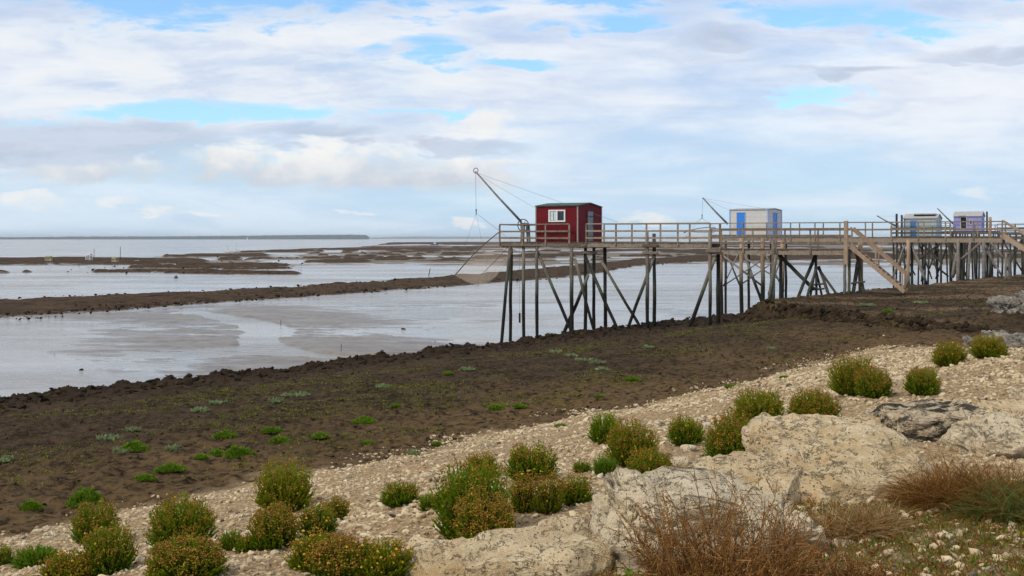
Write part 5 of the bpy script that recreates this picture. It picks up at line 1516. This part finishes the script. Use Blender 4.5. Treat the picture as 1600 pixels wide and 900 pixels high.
# ------------------------------------------------------------------ dry shrub, grasses and weeds in front
def dry_shrub(label, px, py, wpx, hpx, seed, n0=170, mat='twig', lean=0.0, Y=None, dens=1.0):
    g = rng(seed); x, y, z = hit(px, py)
    if Y: y = Y; x = (px - 800) / F * y; z = float(land_z(x, y))
    W_ = wpx / F * y / 2; Hh = hpx / F * y
    root = empty('dry_shrub', (x, y, z - .02), 0, label=label, cat='shrub')
    a = g.uniform(0, 6.28, n0); rr = np.sqrt(g.random(n0))
    base = np.stack([np.cos(a) * rr * W_ * .55, np.sin(a) * rr * W_ * .35, np.zeros(n0)], -1)
    up = np.stack([np.cos(a) * rr * .62 + g.normal(size=n0) * .2 + lean, np.sin(a) * rr * .4 + g.normal(size=n0) * .15, np.ones(n0)], -1)
    Ln = Hh * g.uniform(.45, 1.05, n0) * (1.05 - .35 * rr)
    segA, segB, ra, rb, buds = [], [], [], [], []
    cur = base; d = unit(up); K = 7; thick = .55 + 1.3 * g.random(n0) ** 2
    for k in range(K):
        d = unit(d + g.normal(size=d.shape) * .16 + np.array([0, 0, .03])); nx_ = cur + d * (Ln / K)[:, None]
        segA.append(cur); segB.append(nx_); w0 = .0038 * (1 - k / K * .75) * thick; ra.append(w0); rb.append(w0 * .88)
        if k >= 1:
            for rep in range(2):
                sd_ = unit(d + g.normal(size=d.shape) * .75 + np.array([0, 0, .15])); c2 = cur + (nx_ - cur) * g.random((n0, 1)); ln = Hh * g.uniform(.06, .20, n0)
                e2 = c2 + sd_ * ln[:, None]; keep_ = g.random(n0) < .75 * dens
                segA.append(c2[keep_]); segB.append(e2[keep_]); ra.append(np.full(keep_.sum(), .0020)); rb.append(np.full(keep_.sum(), .0011))
                for t in (.4, .65, .85, 1.0):
                    bb = c2 + sd_ * (ln * t)[:, None]; buds.append(bb[keep_][g.random(keep_.sum()) < .6])
        cur = nx_
    A_ = np.concatenate(segA); B_ = np.concatenate(segB)
    v, q = sticks(g, A_, B_, np.concatenate(ra), np.concatenate(rb))
    mesh_np('twigs', v, q, None, M[mat], root, False, dict(tone=np.repeat(g.random(len(A_)), 6)))
    C_ = np.concatenate(buds); v, t_ = octas(g, C_ + g.normal(size=C_.shape) * .003, g.uniform(.0022, .0052, len(C_)))
    mesh_np('dry_sprays', v, None, t_, M[mat], root, False, dict(tone=np.repeat(g.random(len(C_)), 6)))
    return root


dry_shrub('tall dry brown twiggy shrub in front of the pale boulders', 1135, 905, 340, 225, 51, 235, Y=4.95)
dry_shrub('lower rust brown twiggy shrub along the bottom edge, right of the tall one', 1310, 915, 270, 95, 52, 190, Y=5.0)
dry_shrub('sparse dry twigs at the foot of the steep faced boulder', 985, 912, 90, 70, 53, 40, Y=4.9)


def tussock(label, px, py, wpx, hpx, seed, n_, mats, lean=(0, 0), Y=None, name='grass_tussock', width=.0028, dy_=.5):
    """clump of thin arching blades; mats: [(part name, material, share)]"""
    g = rng(seed); x, y, z = hit(px, py)
    if Y: y = Y; x = (px - 800) / F * y; z = float(land_z(x, y))
    W_ = wpx / F * y / 2; Hh = hpx / F * y
    root = empty(name, (x, y, z - .01), 0, label=label, cat='grass')
    for (pn, mt, share) in mats:
        k = int(n_ * share); a = g.uniform(0, 6.28, k); rr = np.sqrt(g.random(k))
        cx_, cy_ = np.cos(a) * rr * W_, np.sin(a) * rr * W_ * dy_
        base = np.stack([cx_, cy_, land_z(x + cx_, y + cy_) - z], -1)
        d = np.stack([np.cos(a) * .5 * rr + g.normal(size=k) * .85 + lean[0], np.sin(a) * .4 * rr + g.normal(size=k) * .6 + lean[1], np.ones(k)], -1); d = unit(d)
        Ln = Hh * g.uniform(.45, 1.15, k) * (1.1 - .45 * rr); side = unit(np.cross(d, g.normal(size=d.shape)))
        P_ = [base]; cur = base; dd = d.copy()
        for j in range(4):
            dd = dd + np.array([0, 0, -.22]) * (j > 0) + np.stack([d[:, 0], d[:, 1], 0 * a], -1) * .22; dd = unit(dd); cur = cur + dd * (Ln / 4)[:, None]; P_.append(cur)
        V = []
        for j, p_ in enumerate(P_):
            w_ = width * (1 - j / 4.3); V += [p_ - side * w_, p_ + side * w_]
        V = np.stack(V, 1).reshape(-1, 3)
        q = np.array([(2 * j, 2 * j + 1, 2 * j + 3, 2 * j + 2) for j in range(4)]); Q = (np.arange(k)[:, None, None] * 10 + q[None]).reshape(-1, 4)
        mesh_np(pn, V, Q, None, M[mt], root, False, dict(tone=np.repeat(g.random(k), 10)))
    return root


tussock('rust brown tangled grass clump at the right, in front of the white boulder', 1515, 790, 200, 120, 61, 3600, [('dry_blades', 'rust_grass', .93), ('straw_blades', 'straw', .07)], (-.12, 0))
tussock('green and straw grass clump cut by the right edge', 1595, 812, 165, 105, 62, 2400, [('green_blades', 'grass', .7), ('dry_blades', 'rust_grass', .3)], (-.1, 0))
tussock('pale straw grass clump against the big slab', 1330, 838, 150, 85, 63, 1900, [('straw_blades', 'straw', .75), ('dry_blades', 'rust_grass', .25)], (.05, 0))
tussock('thin straw grass at the foot of the black stained slab', 1430, 745, 70, 60, 64, 380, [('straw_blades', 'straw', .7), ('dry_blades', 'rust_grass', .3)], (.0, 0))
# ground cover of the lower right corner
g = rng(66); n_ = 34000
X_ = g.uniform(-.2, 3.9, n_); Y_ = g.uniform(4.3, 7.6, n_)
s_, t_ = st(X_, Y_)
pxs = 800 + F * X_ / Y_; Zt = land_z(X_, Y_); pys = HOR + F * (H - Zt) / Y_
k_ = (fbm(X_ * 1.6, Y_ * 1.6, None, 3, 67) + .12 * sstep(pys, 800, 900) > .405) & (pxs > 930) & (pys > 770)
X_, Y_, Z_ = X_[k_], Y_[k_], Zt[k_]
for (nm, mt, f_, lab, lo, hi) in (('grass', 'grass', .34, 'short green grass among the stones in the lower right corner', .015, .05), ('dry_grass', 'rust_grass', .40, 'short dry brown weeds along the bottom right of the bank', .02, .06), ('ground_cover', 'leaf', .26, 'small green leaves of weeds among the stones in the lower right', .012, .03)):
    kk = g.random(len(X_)) < f_; P_ = np.repeat(np.stack([X_[kk], Y_[kk], Z_[kk]], -1), 3, 0); P_[:, :2] += g.normal(size=(len(P_), 2)) * .02
    D_ = g.normal(size=P_.shape) * .7; D_[:, 2] = np.abs(D_[:, 2]) + .5; L_ = g.uniform(lo, hi, len(P_)); v, q = blades(g, P_, D_, L_, L_ * (.06 if nm != 'ground_cover' else .22), .1)
    tag(mesh_np(nm, v, q, None, M[mt], None, False, dict(tone=np.repeat(g.random(len(P_)), 4))), lab, 'ground cover' if nm == 'ground_cover' else 'grass', kind='stuff')
# a little green weed with one yellow flower by the boulder
def weed(px, py, label, seed, fl='flower', Y=4.9):
    g = rng(seed); y = Y; x = (px - 800) / F * y; z = float(land_z(x, y))
    zt = H - (py - HOR) / F * y
    root = empty('wild_flower', (x, y, z), 0, label=label, cat='flower')
    v, q = sticks(g, np.array([(0, 0, 0.)]), np.array([(0.01, 0, zt - z)]), .002, .0015); mesh_np('stem', v, q, None, M['grass'], root, False, dict(tone=np.full(len(v), .5)))
    n_ = 40; P_ = np.stack([g.normal(size=n_) * .03, g.normal(size=n_) * .03, g.random(n_) * (zt - z) * .6], -1); D_ = g.normal(size=P_.shape); L_ = g.uniform(.02, .05, n_)
    v, q = blades(g, P_, D_, L_, L_ * .2); mesh_np('leaves', v, q, None, M['leaf_bright'], root, False, dict(tone=np.repeat(g.random(n_), 4)))
    a = np.arange(10) * .628; P_ = np.zeros((10, 3)); P_[:, 2] = zt - z; P_[:, 0] = .01
    v, q = blades(g, P_, np.stack([np.cos(a), np.sin(a), np.full(10, .35)], -1), np.full(10, .012), np.full(10, .004)); mesh_np('petals', v, q, None, M[fl], root, False, dict(tone=np.full(len(v), .5)))


weed(981, 862, 'single yellow flower at the left foot of the dry shrub', 71)
weed(1018, 858, 'small orange flower among the dry twigs', 72, 'head')

# ------------------------------------------------------------------ sea air: far things fade to blue
mb = MB(); mb.box((-16500, -16500, -3.2), (16500, 16500, 40))
m = bpy.data.materials.new('sea_air'); m.use_nodes = True
nt = m.node_tree; nt.nodes.clear()
pvn = nt.nodes.new('ShaderNodeVolumePrincipled')
pvn.inputs['Color'].default_value = (0.80, 0.91, 1.0, 1)
pvn.inputs['Density'].default_value = 0.00009
on = nt.nodes.new('ShaderNodeOutputMaterial'); nt.links.new(pvn.outputs[0], on.inputs['Volume'])
hz = mb.build('haze', m); tag(hz, 'thin sea haze over the whole bay', 'haze', kind='stuff')
